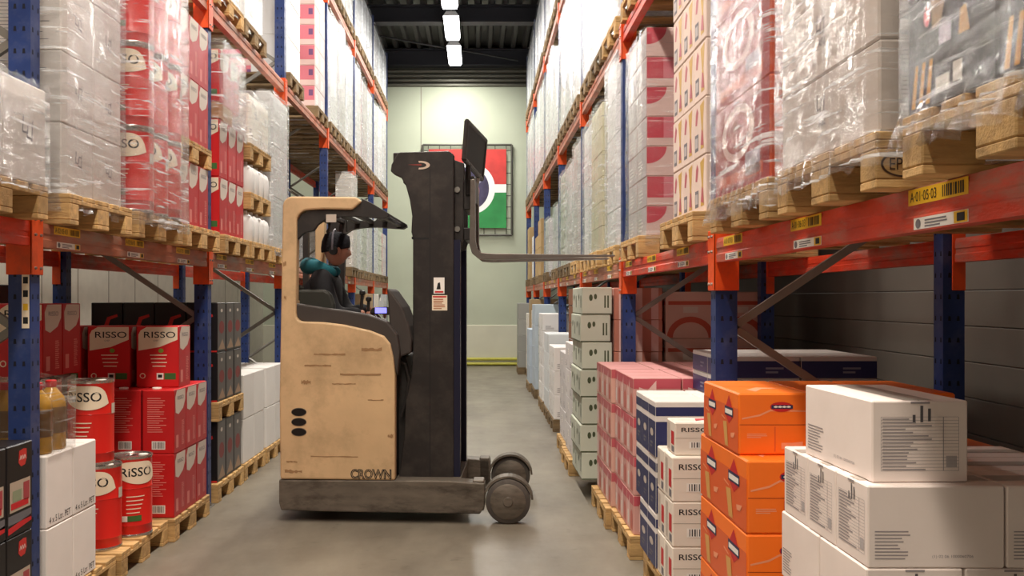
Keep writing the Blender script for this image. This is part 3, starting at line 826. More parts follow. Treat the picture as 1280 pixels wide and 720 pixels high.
@design
def dish_carton(w, d, h):
    mb = MB(); mb.box(-w/2, w/2, -d/2, d/2, 0, h, mat('slate_board', '4a4849', .4, var=.06), .006)
    for s in ('-x', '+x', '-y'):
        W = w if s == '-y' else d; fr = face(s, w, d, h)
        G = mat('gold_print', 'c98f3c', .5)
        for q in range(3):
            u = W*(.06+.09*q); mb.poly(fr, [(u, h*.05), (u+W*.05, h*.05), (u+W*.09, h*.42), (u+W*.05, h*.42)], G, 2)
        mb.rect(fr, W*.36, h*.10, W*.52, h*.24, M_GREYC, 2); mb.rect(fr, W*.56, h*.14, W*.66, h*.3, M_GREYC, 2)
        mb.oval(fr, W*.26, h*.80, W*.04, h*.09, mat('coral_print', 'd9555a', .5), 3); mb.oval(fr, W*.76, h*.86, W*.045, h*.08, mat('coral_print', 'd9555a', .5), 3)
        mb.poly(fr, [(W*.3, h*.98), (W*.5, h*.98), (W*.42, h*.68), (W*.32, h*.66)], mat('gold_brown_print', '9c7440', .5), 2)
        mb.rect(fr, W*.4, h*.5, W*.54, h*.68, mat('lilac_print', 'b9a9bb', .5), 2)
        mb.poly(fr, [(W*.62, h*.5), (W*.74, h*.5), (W*.7, h*.72), (W*.64, h*.7)], G, 2)
    return mb
@design
def arc_carton(w, d, h):
    mb = base_carton(w, d, h, cardboard('c9a79a'))
    for s in ('-y', '-x', '+x'):
        W = w if s == '-y' else d; fr = face(s, w, d, h); c = mat('brick_print', 'b0503c', .5)
        n = 14; o = [(W*(.5+.48*math.cos(PI*i/n)), h*(.02+.45*math.sin(PI*i/n))) for i in range(n+1)]; i_ = [(W*(.5+.36*math.cos(PI*i/n)), h*(.02+.33*math.sin(PI*i/n))) for i in range(n, -1, -1)]
        mb.poly(fr, o+i_, c, 1); mb.rect(fr, W*.05, h*.72, W*.95, h*.8, c, 1); mb.rect(fr, W*.35, h*.55, W*.65, h*.68, M_GREYC, 1)
    return mb
@design
def greenish(w, d, h):
    mb = base_carton(w, d, h, cardboard('cfd4c4', var=.08)); 
    for s in ('-x', '+x', '-y'):
        W = w if s == '-y' else d; fr = face(s, w, d, h); D = mat('moss_print', '4c553c', .5)
        mb.oval(fr, W*.3, h*.62, W*.06, h*.12, D, 1); mb.oval(fr, W*.45, h*.66, W*.05, h*.1, D, 1); mb.rect(fr, W*.84, h*.25, W*.89, h*.7, D, 1); mb.rect(fr, W*.74, h*.25, W*.79, h*.7, D, 1)
        mb.rect(fr, .003, .003, W-.003, h*.05, D, 1)
    return mb
@design
def paleyellow(w, d, h):
    mb = base_carton(w, d, h, cardboard('d8d2b4', var=.12)); fr = face('-y', w, d, h)
    mb.rect(fr, w*.1, h*.55, w*.9, h*.9, mat('ochre_print', 'b3a66a', .5), 1); mb.lines(fr, w*.1, h*.1, w*.6, h*.4, 4, M_GREYP, 1)
    return mb
@design
def cola_small(w, d, h):
    mb = MB(); mb.box(-w/2, w/2, -d/2, d/2, 0, h, mat('magenta_board', 'a3283f', .45, var=.12), .004)
    for s in ('-y', '+x'):
        W = w if s == '-y' else d; fr = face(s, w, d, h); mb.oval(fr, W*.5, h*.6, W*.3, h*.10, M_CREAM, 1); mb.rect(fr, .002, h*.93, W-.002, h*.99, mat('pink_red_print', 'd14a55', .5), 1)
    return mb
@design
def flap_tray(w, d, h):
    """open-fronted display tray: cardboard walls, orange rim, dark goods"""
    mb = MB(); K = cardboard('8a5a3c', 'brown_tray'); t = .006
    mb.box(-w/2, w/2, -d/2, d/2, 0, t, K); 
    for a in (-1, 1): mb.box(a*w/2-(t if a > 0 else 0), a*w/2+(0 if a > 0 else t), -d/2, d/2, t, h*.96, K); mb.box(-w/2, w/2, a*d/2-(t if a > 0 else 0), a*d/2+(0 if a > 0 else t), t, h*.45, mat('orange_rim', 'd86a34', .5))
    mb.box(-w/2+.02, w/2-.02, -d/2+.02, d/2-.02, t, h*.7, mat('dark_goods', '3a2c26', .6))
    return mb

_carton_cache = {}
def carton_mesh(kind, w, d, h, **kw):
    k = (kind, round(w, 3), round(d, 3), round(h, 3), tuple(sorted(kw.items())))
    if k not in _carton_cache: _carton_cache[k] = DES[kind](w, d, h, **kw).mesh('carton')
    return _carton_cache[k]

def tier(k, n):
    if n == 1: return 'single tier'
    return 'bottom tier' if k == 0 else 'top tier' if k == n-1 else ORD[k]+' tier'
def stack(kind, side, xf, y0, z0, nx, ny, nz, w, d, h, desc, place, name='carton', keep=None, jit=.003, gap=.003, group=None, kw=None, alt=None, cat='carton', dx=None, every=False):
    s = -1 if side == 'L' else 1
    for k in range(nz):
        sh = dx(k) if dx else 0.0
        for j in range(ny):
            for i in range(nx):
                if keep and not keep(i, j, k): continue
                topvis = k == nz-1 and z0+nz*h < 1.7
                if not (every or i == 0 or j == 0 or topvis): continue
                x = xf + s*((i+.5)*(w+gap)) + sh; y = y0+(j+.5)*(d+gap); z = z0+k*(h+.0012)
                if not in_frame(x-w/2, x+w/2, y-d/2, y+d/2, z, z+h, 5, 5): continue
                kk = alt(i, j, k) if alt else kind
                me = carton_mesh(kk, w-.004, d-.004, h, **(kw or {}))
                lab = '%s, %s, %s along, %s in, %s' % (desc, tier(k, nz), ORD[j], ORD[i], place)
                link(name, me, None, (x+R.uniform(-jit, jit)*.5, y+R.uniform(-jit, jit)*.3, z), R.uniform(-jit, jit)*.8, lab, cat, group or (desc+'s '+place))

def wrap(side, xf, y0, y1, z0, z1, depth, label, material=FILM, seed=1, ny=26, nz=34, out=.012, bag=.02, name='stretch_wrap'):
    """film around a load: four crumpled walls that hang a little over the pallet"""
    x0, x1 = (xf-depth, xf) if side == 'L' else (xf, xf+depth)
    if not in_frame(x0, x1, y0, y1, z0, z1): return
    r = random.Random(seed)
    ph = [(r.uniform(3, 22), r.uniform(2, 18), r.uniform(0, 6.28), r.uniform(.2, 1)) for _ in range(9)]
    def n(a, b): return sum(w*math.sin(f*a+g*b+p) for f, g, p, w in ph)/3.0
    ring = []; x0 -= out; x1 += out; y0 -= out; y1 += out; c = .02
    def seg(a, b, m):
        for i in range(m): t = i/m; ring.append((a[0]+(b[0]-a[0])*t, a[1]+(b[1]-a[1])*t))
    seg((x0+c, y0), (x1-c, y0), ny); seg((x1, y0+c), (x1, y1-c), ny); seg((x1-c, y1), (x0+c, y1), 6); seg((x0, y1-c), (x0, y0+c), ny)
    cx, cy = (x0+x1)/2, (y0+y1)/2; N_ = len(ring); vs = []
    for k in range(nz+1):
        z = z0+(z1-z0)*k/nz
        for i, (x, y) in enumerate(ring):
            q = n(i*.10, z*.8)*.0035
            fl = bag*max(0, 1-(z-z0)/.12)*(.5+.5*math.sin(i*1.7+seed))
            dx_, dy_ = x-cx, y-cy; L_ = math.hypot(dx_/(x1-x0), dy_/(y1-y0)) or 1
            nx_, ny_ = (dx_/(x1-x0))/L_, (dy_/(y1-y0))/L_
            o_ = max(-out*.55, q)+fl
            zz = z + (R.uniform(-.012, .012) if k in (0, nz) else 0)
            vs.append((x+nx_*o_, y+ny_*o_, zz))
    fs = [(k*N_+i, k*N_+(i+1) % N_, (k+1)*N_+(i+1) % N_, (k+1)*N_+i) for k in range(nz) for i in range(N_)]
    mb = MB(); mb.add(vs, fs, material)
    return mb.obj(name, smooth=True, label=label, cat='wrap', group='clear stretch film round the pallet loads')

# ------------------------------------------------------------------ tins
def tin_parts(r=.125, h=.475):
    body = MB(); red = mat('red_tin_paint', 'd3261f', .28, var=.06); st = mat('tin_steel', 'b9b5b0', .25, metal=.85)
    prof = [(r*.97, .004), (r, .010), (r*.985, .016), (r*.985, h*.02), (r*.985, h*.14), (r*1.0, h*.145), (r*.985, h*.155), (r*.985, h*.60), (r*1.002, h*.605), (r*.985, h*.615), (r*.985, h*.965), (r, h*.975)]
    body.lathe(prof, (0, 0, 0), red, 40)
    def fr(u, v, l):                                             # u = angle * r
        a = u/r; rr = r*1.001+l; return (rr*math.cos(a), rr*math.sin(a), v)
    A0 = -PI/2-.1                                                # faces the camera side
    def us(a, b, n=22): return [r*(a+(b-a)*i/n) for i in range(n+1)]
    for c in (A0, A0+PI):
        sp = 1.15
        body.strip(fr, us(c-sp, c+sp), lambda u: h*(.66+.10*(abs(u/r-c)/sp)**2 - .035*((u/r-c)/sp)), lambda u: h*(.66+.28*math.sqrt(max(0, 1-((u/r-c)/sp)**4))), M_CREAM, 1)
        body.text(fr, 'RiSSO', r*c, h*.81, h*.11, M_BLACK, 2, width=r*1.55, bold=.01)
        body.strip(fr, us(c+1.35, c+1.75, 6), lambda u: h*.60, lambda u: h*.72, M_GREYC, 1)
        for q in range(5): body.strip(fr, us(c-.5, c+.35-.06*q, 6), lambda u, q=q: h*(.50-.05*q), lambda u, q=q: h*(.512-.05*q), M_CREAM, 1)
        body.strip(fr, us(c-.75, c-.45, 4), lambda u: h*.2, lambda u: h*.27, M_WHITEP, 1)
        body.strip(fr, us(c-.45, c+.2, 6), lambda u: h*.2, lambda u: h*.27, M_GREEN, 1)
    lid = MB(); lid.lathe([(r*.99, h*.965), (r*1.01, h*.985), (r*1.01, h), (r*.95, h), (r*.93, h*.985), (r*.3, h*.985), (r*.28, h*.975), (.001, h*.975)], (0, 0, 0), st, 36)
    cap = MB(); cap.lathe([(.026, h*.985), (.028, h*.99), (.028, h*1.0), (.02, h*1.003)], (r*.5, -r*.3, 0), M_WHITEP, 16)
    rim = MB(); rim.lathe([(r*1.0, 0), (r*1.012, .004), (r*1.012, .012), (r*.99, .018)], (0, 0, 0), st, 36)
    return body.mesh('tin', True), lid.mesh('lid', True), cap.mesh('cap', True), rim.mesh('bottom_rim', True)
TIN = tin_parts()
def tin(x, y, z, label, group='red oil tins', rz=0.0):
    o = link('oil_tin', TIN[0], None, (x, y, z), rz, label, 'tin', group)
    for nm, me in zip(('lid', 'cap', 'bottom_rim'), TIN[1:]): link(nm, me, o)
    return o

SLOT = .0875
def slot(side, bay, k):                                            # near edge of pallet place k in a bay
    P = PL if side == 'L' else PR
    g = (P[bay+1]-P[bay]-.11-2.4)/4.0
    return P[bay]+.055+g+k*(.8+g)

# ================================================================== DRIVER-SIDE RACK, FLOOR
Z0 = .1445
pallet('L', -1.98, 3.86, 0, 'under the black cartons beside the nearest blue upright', True)
stack('cooking_carton', 'L', -1.975, 3.795, Z0, 3, 2, 2, .30, .235, .39, 'black cooking carton', 'beside the nearest blue upright', 'black_carton', keep=lambda i, j, k: True, dx=None)
# white PET cartons
pallet('L', -1.985, 4.87, 0, 'lying directly on the floor under the white cartons', True)
stack('pet_carton', 'L', -1.99, 4.44, Z0, 3, 2, 2, .38, .285, .338, 'white bottle carton', 'behind the black cartons', 'white_carton')
# oil bottles standing on the white cartons
def oil_bottle(x, y, z, label):
    o = MB(); G = mat('golden_oil', 'b8882a', .15, var=.2); 
    o.lathe([(.065, 0), (.07, .01), (.068, .06), (.07, .09), (.066, .12), (.07, .15), (.066, .18), (.07, .21), (.062, .25), (.03, .29), (.022, .30)], (0, 0, 0), G, 18)
    r = link('oil_bottle', o.mesh('oil_bottle', True), None, (x, y, z), 0, label, 'bottle', 'golden oil bottles on the white cartons')
    m = MB(); m.lathe([(.024, .299), (.026, .303), (.026, .33), (.02, .333)], (0, 0, 0), M_RED, 14); m.obj('cap', r, smooth=True)
    m = MB(); m.lathe([(.0705, .08), (.0708, .085), (.0708, .2), (.0705, .205)], (0, 0, 0), mat('bottle_label', '6b4a22', .4), 18); m.obj('label_band', r, smooth=True)
    return r
zt = Z0+2*.3392+.001
for i in range(2):
    for j in range(2):
        oil_bottle(-2.08-.15*i, 4.53+.15*j, zt, 'golden plastic oil bottle on the white cartons, %s row, %s from aisle' % (('near', 'far')[j], ORD[i]))
for i in range(2):
    for j in range(2):
        oil_bottle(-2.10-.15*i, 4.54+.15*j, zt+.336, 'golden oil bottle stacked on other bottles, %s row, %s from aisle' % (('near', 'far')[j], ORD[i])) if False else None
wrap('L', -1.995, 4.45, 4.77, zt+.005, zt+.35, .32, 'shiny film round the golden oil bottles on the white cartons', FILM_CLEAR, 5, 12, 14, out=.012, bag=0)
# loose tins on their pallet
pallet('L', -1.98, 5.62+.0, 0, 'under the loose red tins', True) if False else None
yb = slot('L', 1, 0)
pallet('L', -1.97, 5.71, 0, 'under the loose red oil tins', True)
tin(-2.15, 5.45, Z0, 'red oil tin on the pallet, half behind the white cartons', rz=.1)
tin(-2.085, 5.77, Z0, 'red oil tin on the pallet, closest to the red cartons', rz=.75)
tin(-2.42, 5.45, Z0, 'red oil tin in the second row, near end of pallet')
tin(-2.40, 5.80, Z0, 'red oil tin in the second row, far end of pallet')
tin(-2.19, 5.44, Z0+.477, 'red oil tin standing on top of two others', rz=.15) 
tin(-2.50, 5.46, Z0+.477, 'red oil tin in the upper layer, deepest in the rack')
# red RISSO cartons
pallet('L', -1.93, 6.52, 0, 'under the big stack of red cartons', True)
RG = 'red cooking oil cartons on the floor'
stack('risso_reversed', 'L', -1.945, 6.16, Z0, 5, 3, 2, .21, .245, .41, 'red oil carton', 'floor stack behind the tins', 'oil_carton', every=False, group=RG)
stack('risso', 'L', -1.95, 6.32, Z0+2*.4112, 4, 1, 1, .285, .25, .405, 'red white-topped oil carton', 'on the reversed red cartons', 'oil_carton', group='red cartons with their fronts to the camera', gap=.04)
stack('risso', 'L', -2.45, 5.42, 1.105, 2, 2, 1, .27, .25, .42, 'red white-topped oil carton', 'deep behind the golden bottles', 'oil_carton', group='red cartons deep in the rack')
stack('plain_blank', 'L', -2.30, 5.36, Z0, 3, 3, 2, .28, .25, .4785, 'dark brown carton', 'hidden behind the tins', 'brown_carton', keep=lambda i, j, k: i > 0, kw={'color': '5a3a2e'})
# big charcoal cartons and magenta cartons deep behind the red ones
stack('plain_blank', 'L', -2.22, 6.62, Z0+2*.4112+.407, 2, 1, 1, .50, .30, .24, 'dark charcoal carton', 'behind the front-facing red cartons', 'charcoal_carton', kw={'color': '3b3535'}) if False else None
pallet('L', -3.5, 6.2, 0, 'behind the red cartons in the second row', False)
stack('plain_blank', 'L', -3.22, 5.9, Z0, 2, 2, 5, .50, .38, .30, 'dark charcoal carton', 'row behind the red cartons', 'charcoal_carton', kw={'color': '4a4443'}, keep=lambda i, j, k: k > 2)
stack('plain_blank', 'L', -3.22, 5.9, Z0, 2, 2, 3, .50, .38, .30, 'dark grey carton', 'row behind the red cartons', 'charcoal_carton', kw={'color': '4a4443'})
pallet('L', -3.5, 5.2, 0, 'under the magenta cartons in the second row', False)
stack('cola_small', 'L', -3.22, 5.0, Z0, 5, 2, 12, .17, .25, .125, 'small magenta carton', 'row behind the loose tins', 'magenta_carton', keep=lambda i, j, k: k > 6)
stack('plain_blank', 'L', -3.22, 5.0, Z0, 2, 1, 2, .42, .5, .435, 'large brown carton', 'below the small magenta cartons', 'brown_carton', kw={'color': '5a3a2e'})
# black cartons past the second upright
y = slot('L', 2, 0)
pallet('L', -1.97, y+.4, 0, 'lying directly on the floor under the black cartons', True)
stack('black_carton', 'L', -1.985, y+.04, Z0, 4, 3, 1, .24, .245, .47, 'black carton', 'floor pallet past second upright', 'black_carton')
pallet('L', -1.97, y+.4, Z0+.473, 'between the lower and upper black cartons', True)
stack('black_carton', 'L', -1.985, y+.04, 2*Z0+.473, 4, 3, 2, .24, .245, .38, 'black carton with red mark', 'upper pallet past second upright', 'black_carton')
# white cartons further on
for q, nm in ((1, 'just past the black cartons'), (2, 'beside the truck tail')):
    y = slot('L', 2, q); pallet('L', -1.98, y+.4, 0, 'under the low white cartons ' + nm, True)
    stack('plain_blank', 'L', -1.99, y+.01, Z0, 3, 2, 2, .38, .385, .378, 'plain white carton', nm, 'white_carton', kw={'color': 'dcdad8'})
mb = MB(); mb.box(-.2, .2, -.02, .02, 0, .5, mat('silver_grey_panel', '8f8d8a', .35), .006); 
for q in range(3): mb.box(-.19, .19, -.024, -.02, .06+q*.16, .07+q*.16, M_STEEL)
mb.obj('metal_sheet', loc=(-2.75, 9.55, Z0+.76), rz=.35, label='tall grey sheet-metal panel standing on the low white cartons', cat='sheet')
# ================================================================== DRIVER-SIDE RACK, FIRST BEAM LEVEL
B1 = beam_top('L', 1)+.0005; L1 = B1+.1445
DET = 7.5
def rack_pallet(side, lvl, bay, k, place, over=.10, detail=None, y=None):
    xe = (XL+over) if side == 'L' else (XR-over)
    yy = (slot(side, bay, k) if y is None else y)+.4
    return pallet(side, xe, yy, beam_top(side, lvl)+.0005, place, (yy < DET+.6) if detail is None else detail)
# near silver-wrapped low load
y = 3.45
rack_pallet('L', 1, 0, 0, 'under the low silver-wrapped cartons at the frame edge', y=y)
stack('wrapped_white', 'L', -1.90, y+.01, L1, 2, 2, 1, .56, .385, .42, 'grey-white carton under film', 'nearest load, driver-side rack', 'white_carton')
wrap('L', -1.89, y, y+.8, L1-.04, L1+.43, 1.15, 'shiny film round the low load at the frame edge', FILM, 11)
# load with tall white wrapped cartons
y = 4.50
rack_pallet('L', 1, 1, 0, 'under the tall wrapped white cartons', y=y-.02)
stack('wrapped_white', 'L', -1.945, y-.01, L1, 3, 2, 4, .37, .375, .335, 'tall-stack white carton', 'beside the nearest upright', 'white_carton')
wrap('L', -1.93, y-.02, y+.77, L1-.08, L1+1.40, 1.14, 'shiny stretch film round the tall white cartons', FILM, 12)
# tins under film
y = 5.41
rack_pallet('L', 1, 1, 1, 'under the film-wrapped red tins', y=y-.02)
for k in range(3):
    for j in range(3):
        for i in range(4):
            if (i == 0 or j == 0) and in_frame(-2.3, -1.8, y, y+.8, L1+k*.477, L1+k*.477+.47, 0, 0):
                tin(-2.00-.262*i, y+.135+.258*j, L1+k*.4772, 'red tin under film, %s, %s along, %s in from aisle' % (tier(k, 3), ORD[j], ORD[i]), 'red oil tins under film on the first beam', rz=.1*(j+i))
wrap('L', -1.865, y-.01, y+.79, L1-.08, L1+1.45, 1.08, 'creased glossy stretch film round the red tins', FILM, 13)
# red cartons, with a pallet halfway
y = 6.30
rack_pallet('L', 1, 1, 2, 'on the beam under the shiny red cartons', y=y-.02)
stack('risso', 'L', -1.975, y+.02, L1, 5, 3, 1, .225, .24, .45, 'red oil carton', 'beam pallet past the wrapped tins', 'oil_carton')
pallet('L', -1.96, y+.38, L1+.452, 'halfway up between two layers of red cartons', True)
stack('risso', 'L', -1.975, y+.02, L1+.597, 5, 3, 2, .225, .24, .43, 'red oil carton', 'above the halfway pallet', 'oil_carton')
# next bay
y = slot('L', 2, 0)
rack_pallet('L', 1, 2, 0, 'under red cartons just past the second upright', .08)
stack('risso', 'L', -1.965, y+.02, L1, 4, 3, 2, .24, .25, .44, 'red oil carton', 'beam load past second upright', 'oil_carton')
stack('plain_blank', 'L', -1.965, y+.02, L1+.883, 2, 1, 1, .25, .4, .13, 'brown carton', 'on red cartons past second upright', 'brown_carton', kw={'color': 'a8774c'})
stack('risso', 'L', -1.965, y+.02, L1+.883+.132, 4, 2, 1, .24, .30, .40, 'red topmost carton', 'wrapped past second upright', 'oil_carton')
wrap('L', -1.95, y+.01, y+.78, L1+.80, L1+1.50, 1.05, 'bright film round the topmost red cartons past the second upright', FILM, 14)
y = slot('L', 2, 1)
rack_pallet('L', 1, 2, 1, 'under white jugs in the third bay', .08)
def jug(x, y, z, label, group='white plastic jugs'):
    m = MB(); W_ = mat('jug_plastic', 'dcdcdc', .35, var=.05)
    m.lathe([(.085, 0), (.09, .01), (.09, .17), (.08, .21), (.05, .235), (.03, .245)], (0, 0, 0), W_, 18)
    o = link('jug', m.mesh('jug', True), None, (x, y, z), 0, label, 'jug', group)
    m = MB(); m.lathe([(.033, .244), (.034, .25), (.034, .268), (.03, .27)], (0, 0, 0), M_GREYC, 12); m.obj('cap', o, smooth=True)
for j in range(4): jug(-2.02, y+.11+.195*j, L1, 'white plastic jug on the beam pallet, %s one going in' % ORD[j])
for j in range(2): jug(-2.22, y+.11+.195*j, L1, 'white plastic jug in the back row, %s one going in' % ORD[j])
pallet('L', -1.93, y+.4, L1+.275, 'resting on the white jugs', True)
for i in range(3):
    for j in range(4 if i == 0 else 1):
        jug(-2.02-.2*i, y+.11+.195*j, L1+.42, 'white jug between the two loose pallets, %s along, %s in' % (ORD[j], ORD[i]), 'white jugs between loose pallets')
pallet('L', -1.93, y+.4, L1+.695, 'resting on the upper white jugs', True)
stack('plain', 'L', -1.95, y+.01, L1+.842, 3, 2, 1, .37, .385, .42, 'white carton', 'above the jugs', 'white_carton')
wrap('L', -1.935, y, y+.79, L1+.83, L1+1.28, 1.13, 'film round the white cartons above the jugs', FILM_MILK, 15)
y = slot('L', 2, 2)
rack_pallet('L', 1, 2, 2, 'under the tall grey-white load behind the truck tail', .08)
stack('plain_blank', 'L', -1.95, y+.01, L1, 3, 1, 3, .38, .79, .49, 'large grey-white carton', 'tall load behind truck tail', 'white_carton', kw={'color': 'd6d6d6'})
wrap('L', -1.94, y, y+.8, L1-.08, L1+1.48, 1.15, 'milky film round the tall grey-white load behind the truck tail', FILM_MILK, 16)

# ================================================================== FORK-SIDE RACK, FLOOR
# white ingredient cartons, nearest
pallet('R', 1.00, 2.97, 0, 'lowest one under the big white cartons nearest the camera', True)
stack('plain_blank', 'R', 1.05, 2.60, Z0, 3, 2, 1, .37, .36, .225, 'big white carton', 'under the nearest printed cartons', 'white_carton', kw={'color': 'f0e8e2'})
IG = 'big white cartons with printed ingredient tables'
zz = Z0+.227
stack('ingredient_carton', 'R', 1.05, 2.60, zz, 4, 2, 2, .266, .36, .223, 'printed white carton', 'nearest floor stack', 'white_carton', group=IG)
zz += .4485
stack('ingredient_carton', 'R', 1.055, 2.60, zz, 2, 3, 1, .375, .236, .223, 'wide printed white carton', 'nearest stack', 'white_carton', group=IG)
zz += .2245
me = carton_mesh('ingredient_carton', .268, .50, .225)
link('white_carton', me, None, (1.215, 2.90, zz), math.radians(1.5), 'white carton with ingredient table, alone on top of the nearest stack', 'carton', IG)
# orange cartons
OG = 'orange snack cartons'
pallet('R', .97, 3.88, 0, 'under the orange cartons', True)
stack('orange_carton', 'R', .985, 3.52, Z0, 4, 1, 3, .275, .74, .27, 'orange carton', 'floor stack below the upright', 'orange_carton', group=OG)
stack('orange_carton', 'R', .985, 3.64, Z0+.8136, 3, 1, 1, .275, .56, .235, 'topmost orange carton', 'floor stack below the upright', 'orange_carton', group=OG)
# white RISSO cartons
y = 4.60
pallet('R', .93, 4.98, 0, 'under the white cartons with red squares', True)
stack('risso_white', 'R', .93, y, Z0, 3, 2, 3, .29, .19, .215, 'white red-marked carton', 'between orange and navy cartons', 'white_carton')
stack('risso_white', 'R', .95, y+.04, Z0+.6486, 3, 1, 1, .29, .20, .16, 'topmost white red-marked carton', 'between orange and navy cartons', 'white_carton')
# navy and white cartons
stack('blue_white', 'R', .925, 5.00, Z0, 4, 2, 1, .28, .24, .285, 'navy and white carton', 'stack behind white marked cartons', 'navy_carton')
stack('blue_white', 'R', .925, 5.42, Z0, 1, 1, 1, .28, .24, .285, 'navy and white carton', 'single, outer row', 'navy_carton') if False else None
stack('blue_white', 'R', .925, 5.00, Z0+.2862, 4, 3, 2, .28, .205, .292, 'navy and white carton', 'upper layers behind marked cartons', 'navy_carton')
# rose cartons, two pallets
RO = 'rose coloured cartons'
pallet('R', .90, 6.10, 0, 'under the nearer rose cartons', True)
stack('rose', 'R', .925, 5.72, Z0, 4, 3, 4, .29, .25, .232, 'rose carton', 'nearer rose stack', 'rose_carton', group=RO)
pallet('R', .86, 6.86, 0, 'pale new wood, under the farther rose cartons', True)
stack('rose', 'R', .90, 6.49, Z0, 4, 3, 4, .29, .255, .232, 'pale rose carton', 'farther rose stack', 'rose_carton', group=RO, kw={'tone': 'dcae a0'.replace(' ', ''), 'top': 'c4636a'})
# tall striped stack past the second upright and pale green cartons
pallet('R', 1.05, 7.86, 0, 'under the tall striped pink stack', True)
stack('arc_carton', 'R', 1.46, 7.47, Z0, 2, 2, 4, .39, .385, .365, 'large arc-printed carton', 'in shade past second upright', 'printed_carton', every=True)
stack('blue_flat', 'R', 1.28, 5.0, Z0+.2862+2*.2932+.002, 2, 2, 2, .40, .36, .115, 'flat navy carton', 'on the navy and white cartons', 'navy_carton', kw={}, every=True)
stack('striped', 'R', 1.06, 7.47, Z0, 1, 3, 6, .38, .25, .248, 'pink striped carton', 'tall stack past second upright', 'striped_carton')
stack('greenish', 'R', .80, 7.46, Z0, 1, 2, 7, .24, .36, .213, 'pale green carton', 'column standing out in the aisle', 'green_carton', dx=lambda k: .006*((-1)**k))
pallet('R', .80, 8.80, 0, 'under the white cartons past the pale green column', True)
stack('plain', 'R', .84, 8.42, Z0, 3, 2, 4, .38, .39, .25, 'cool white carton', 'past the pale green column', 'white_carton', kw={'color': 'd9d6d6'})
stack('plain_blank', 'R', 1.0, 8.42, Z0+1.01, 2, 1, 2, .38, .39, .22, 'bigger white carton', 'on top past the green column', 'white_carton', kw={'color': 'e4e4e2'})
pallet('R', .83, 9.68, 0, 'under grey-white cartons at the third upright', False)
stack('plain', 'R', .86, 9.30, Z0, 3, 2, 3, .38, .38, .29, 'grey-white carton', 'beside the third upright', 'white_carton', kw={'color': 'cfcccd'})
# blue and white flat cartons on a pallet deep behind the orange ones
pallet('R', 1.32, 5.95, 0, 'x', False) if False else None
stack('blue_flat', 'R', 1.32, 4.62, 0.955, 2, 2, 1, .40, .42, .07, 'flat navy carton', 'behind the orange cartons', 'navy_carton') if False else None

# deeper goods seen over the low stacks (second row pallets against the grey wall)
stack('blue_flat', 'R', 1.30, 3.60, 1.225, 2, 1, 1, .50, .42, .075, 'flat navy carton', 'x', 'navy_carton') if False else None
pallet('R', 1.78, 4.02, 0, 'behind the orange cartons', False) if False else None

# far floor bays, fork side
def far_floor(side, bay, specs):
    for k, sp in enumerate(specs):
        if sp is None: continue
        kind, w, d, h, n, desc, nm, kw, off = sp
        y = slot(side, bay, k); xe = (XL+.02 if side == 'L' else .88)+off
        pl = '%s bay, %s pallet, %s floor' % (ORD[bay], ('near', 'middle', 'far')[k], 'driver-side' if side == 'L' else 'fork-side')
        pallet(side, xe, y+.4, 0, 'on the floor, ' + pl, False)
        ny = max(1, int(.8/d)); nx = max(1, int(1.15/w))
        stack(kind, side, xe+(-.01 if side == 'L' else .01), y, Z0, nx, ny, n, w, d, h, desc, pl, nm, kw=kw)
far_floor('R', 3, [('flap_tray', .38, .39, .19, 8, 'brown display tray', 'display_tray', {}, .16), ('plain', .38, .39, .28, 3, 'white carton', 'white_carton', {'color': 'e4e3e2'}, .0), ('plain_blank', .38, .26, .24, 4, 'cool white carton', 'white_carton', {'color': 'd8dde0'}, 0)])
far_floor('R', 4, [('plain', .38, .39, .24, 5, 'white carton', 'white_carton', {'color': 'e4e3e2'}, 0), ('greenish', .38, .39, .28, 4, 'pale green carton', 'green_carton', {}, .05), ('plain_blank', .5, .39, .33, 4, 'pale blue carton', 'blue_carton', {'color': 'b9c6d2'}, 0)])
far_floor('R', 5, [('plain_blank', .38, .39, .3, 3, 'pale blue carton', 'blue_carton', {'color': 'b9c6d2'}, -.03), ('plain', .38, .39, .24, 5, 'white carton', 'white_carton', {}, .1), ('plain_blank', .38, .39, .28, 5, 'tan carton', 'tan_carton', {'color': 'a8906c'}, .1)])
far_floor('R', 6, [('plain', .38, .39, .28, 4, 'white carton', 'white_carton', {}, .1), ('plain_blank', .5, .39, .33, 4, 'grey carton', 'grey_carton', {'color': '9a9a94'}, -.05), ('plain_blank', .5, .39, .33, 3, 'tan carton', 'tan_carton', {'color': 'a8906c'}, .1)])
far_floor('L', 5, [None, ('plain', .38, .39, .30, 4, 'white carton', 'white_carton', {}, 0), ('plain_blank', .38, .39, .3, 5, 'tan carton', 'tan_carton', {'color': 'b49a78'}, 0)])
far_floor('L', 6, [('plain', .38, .39, .30, 5, 'white carton', 'white_carton', {}, 0), ('greenish', .38, .39, .3, 4, 'pale green carton', 'green_carton', {}, 0), ('plain', .38, .39, .3, 5, 'grey-white carton', 'white_carton', {'color': 'c9c9c9'}, 0)])

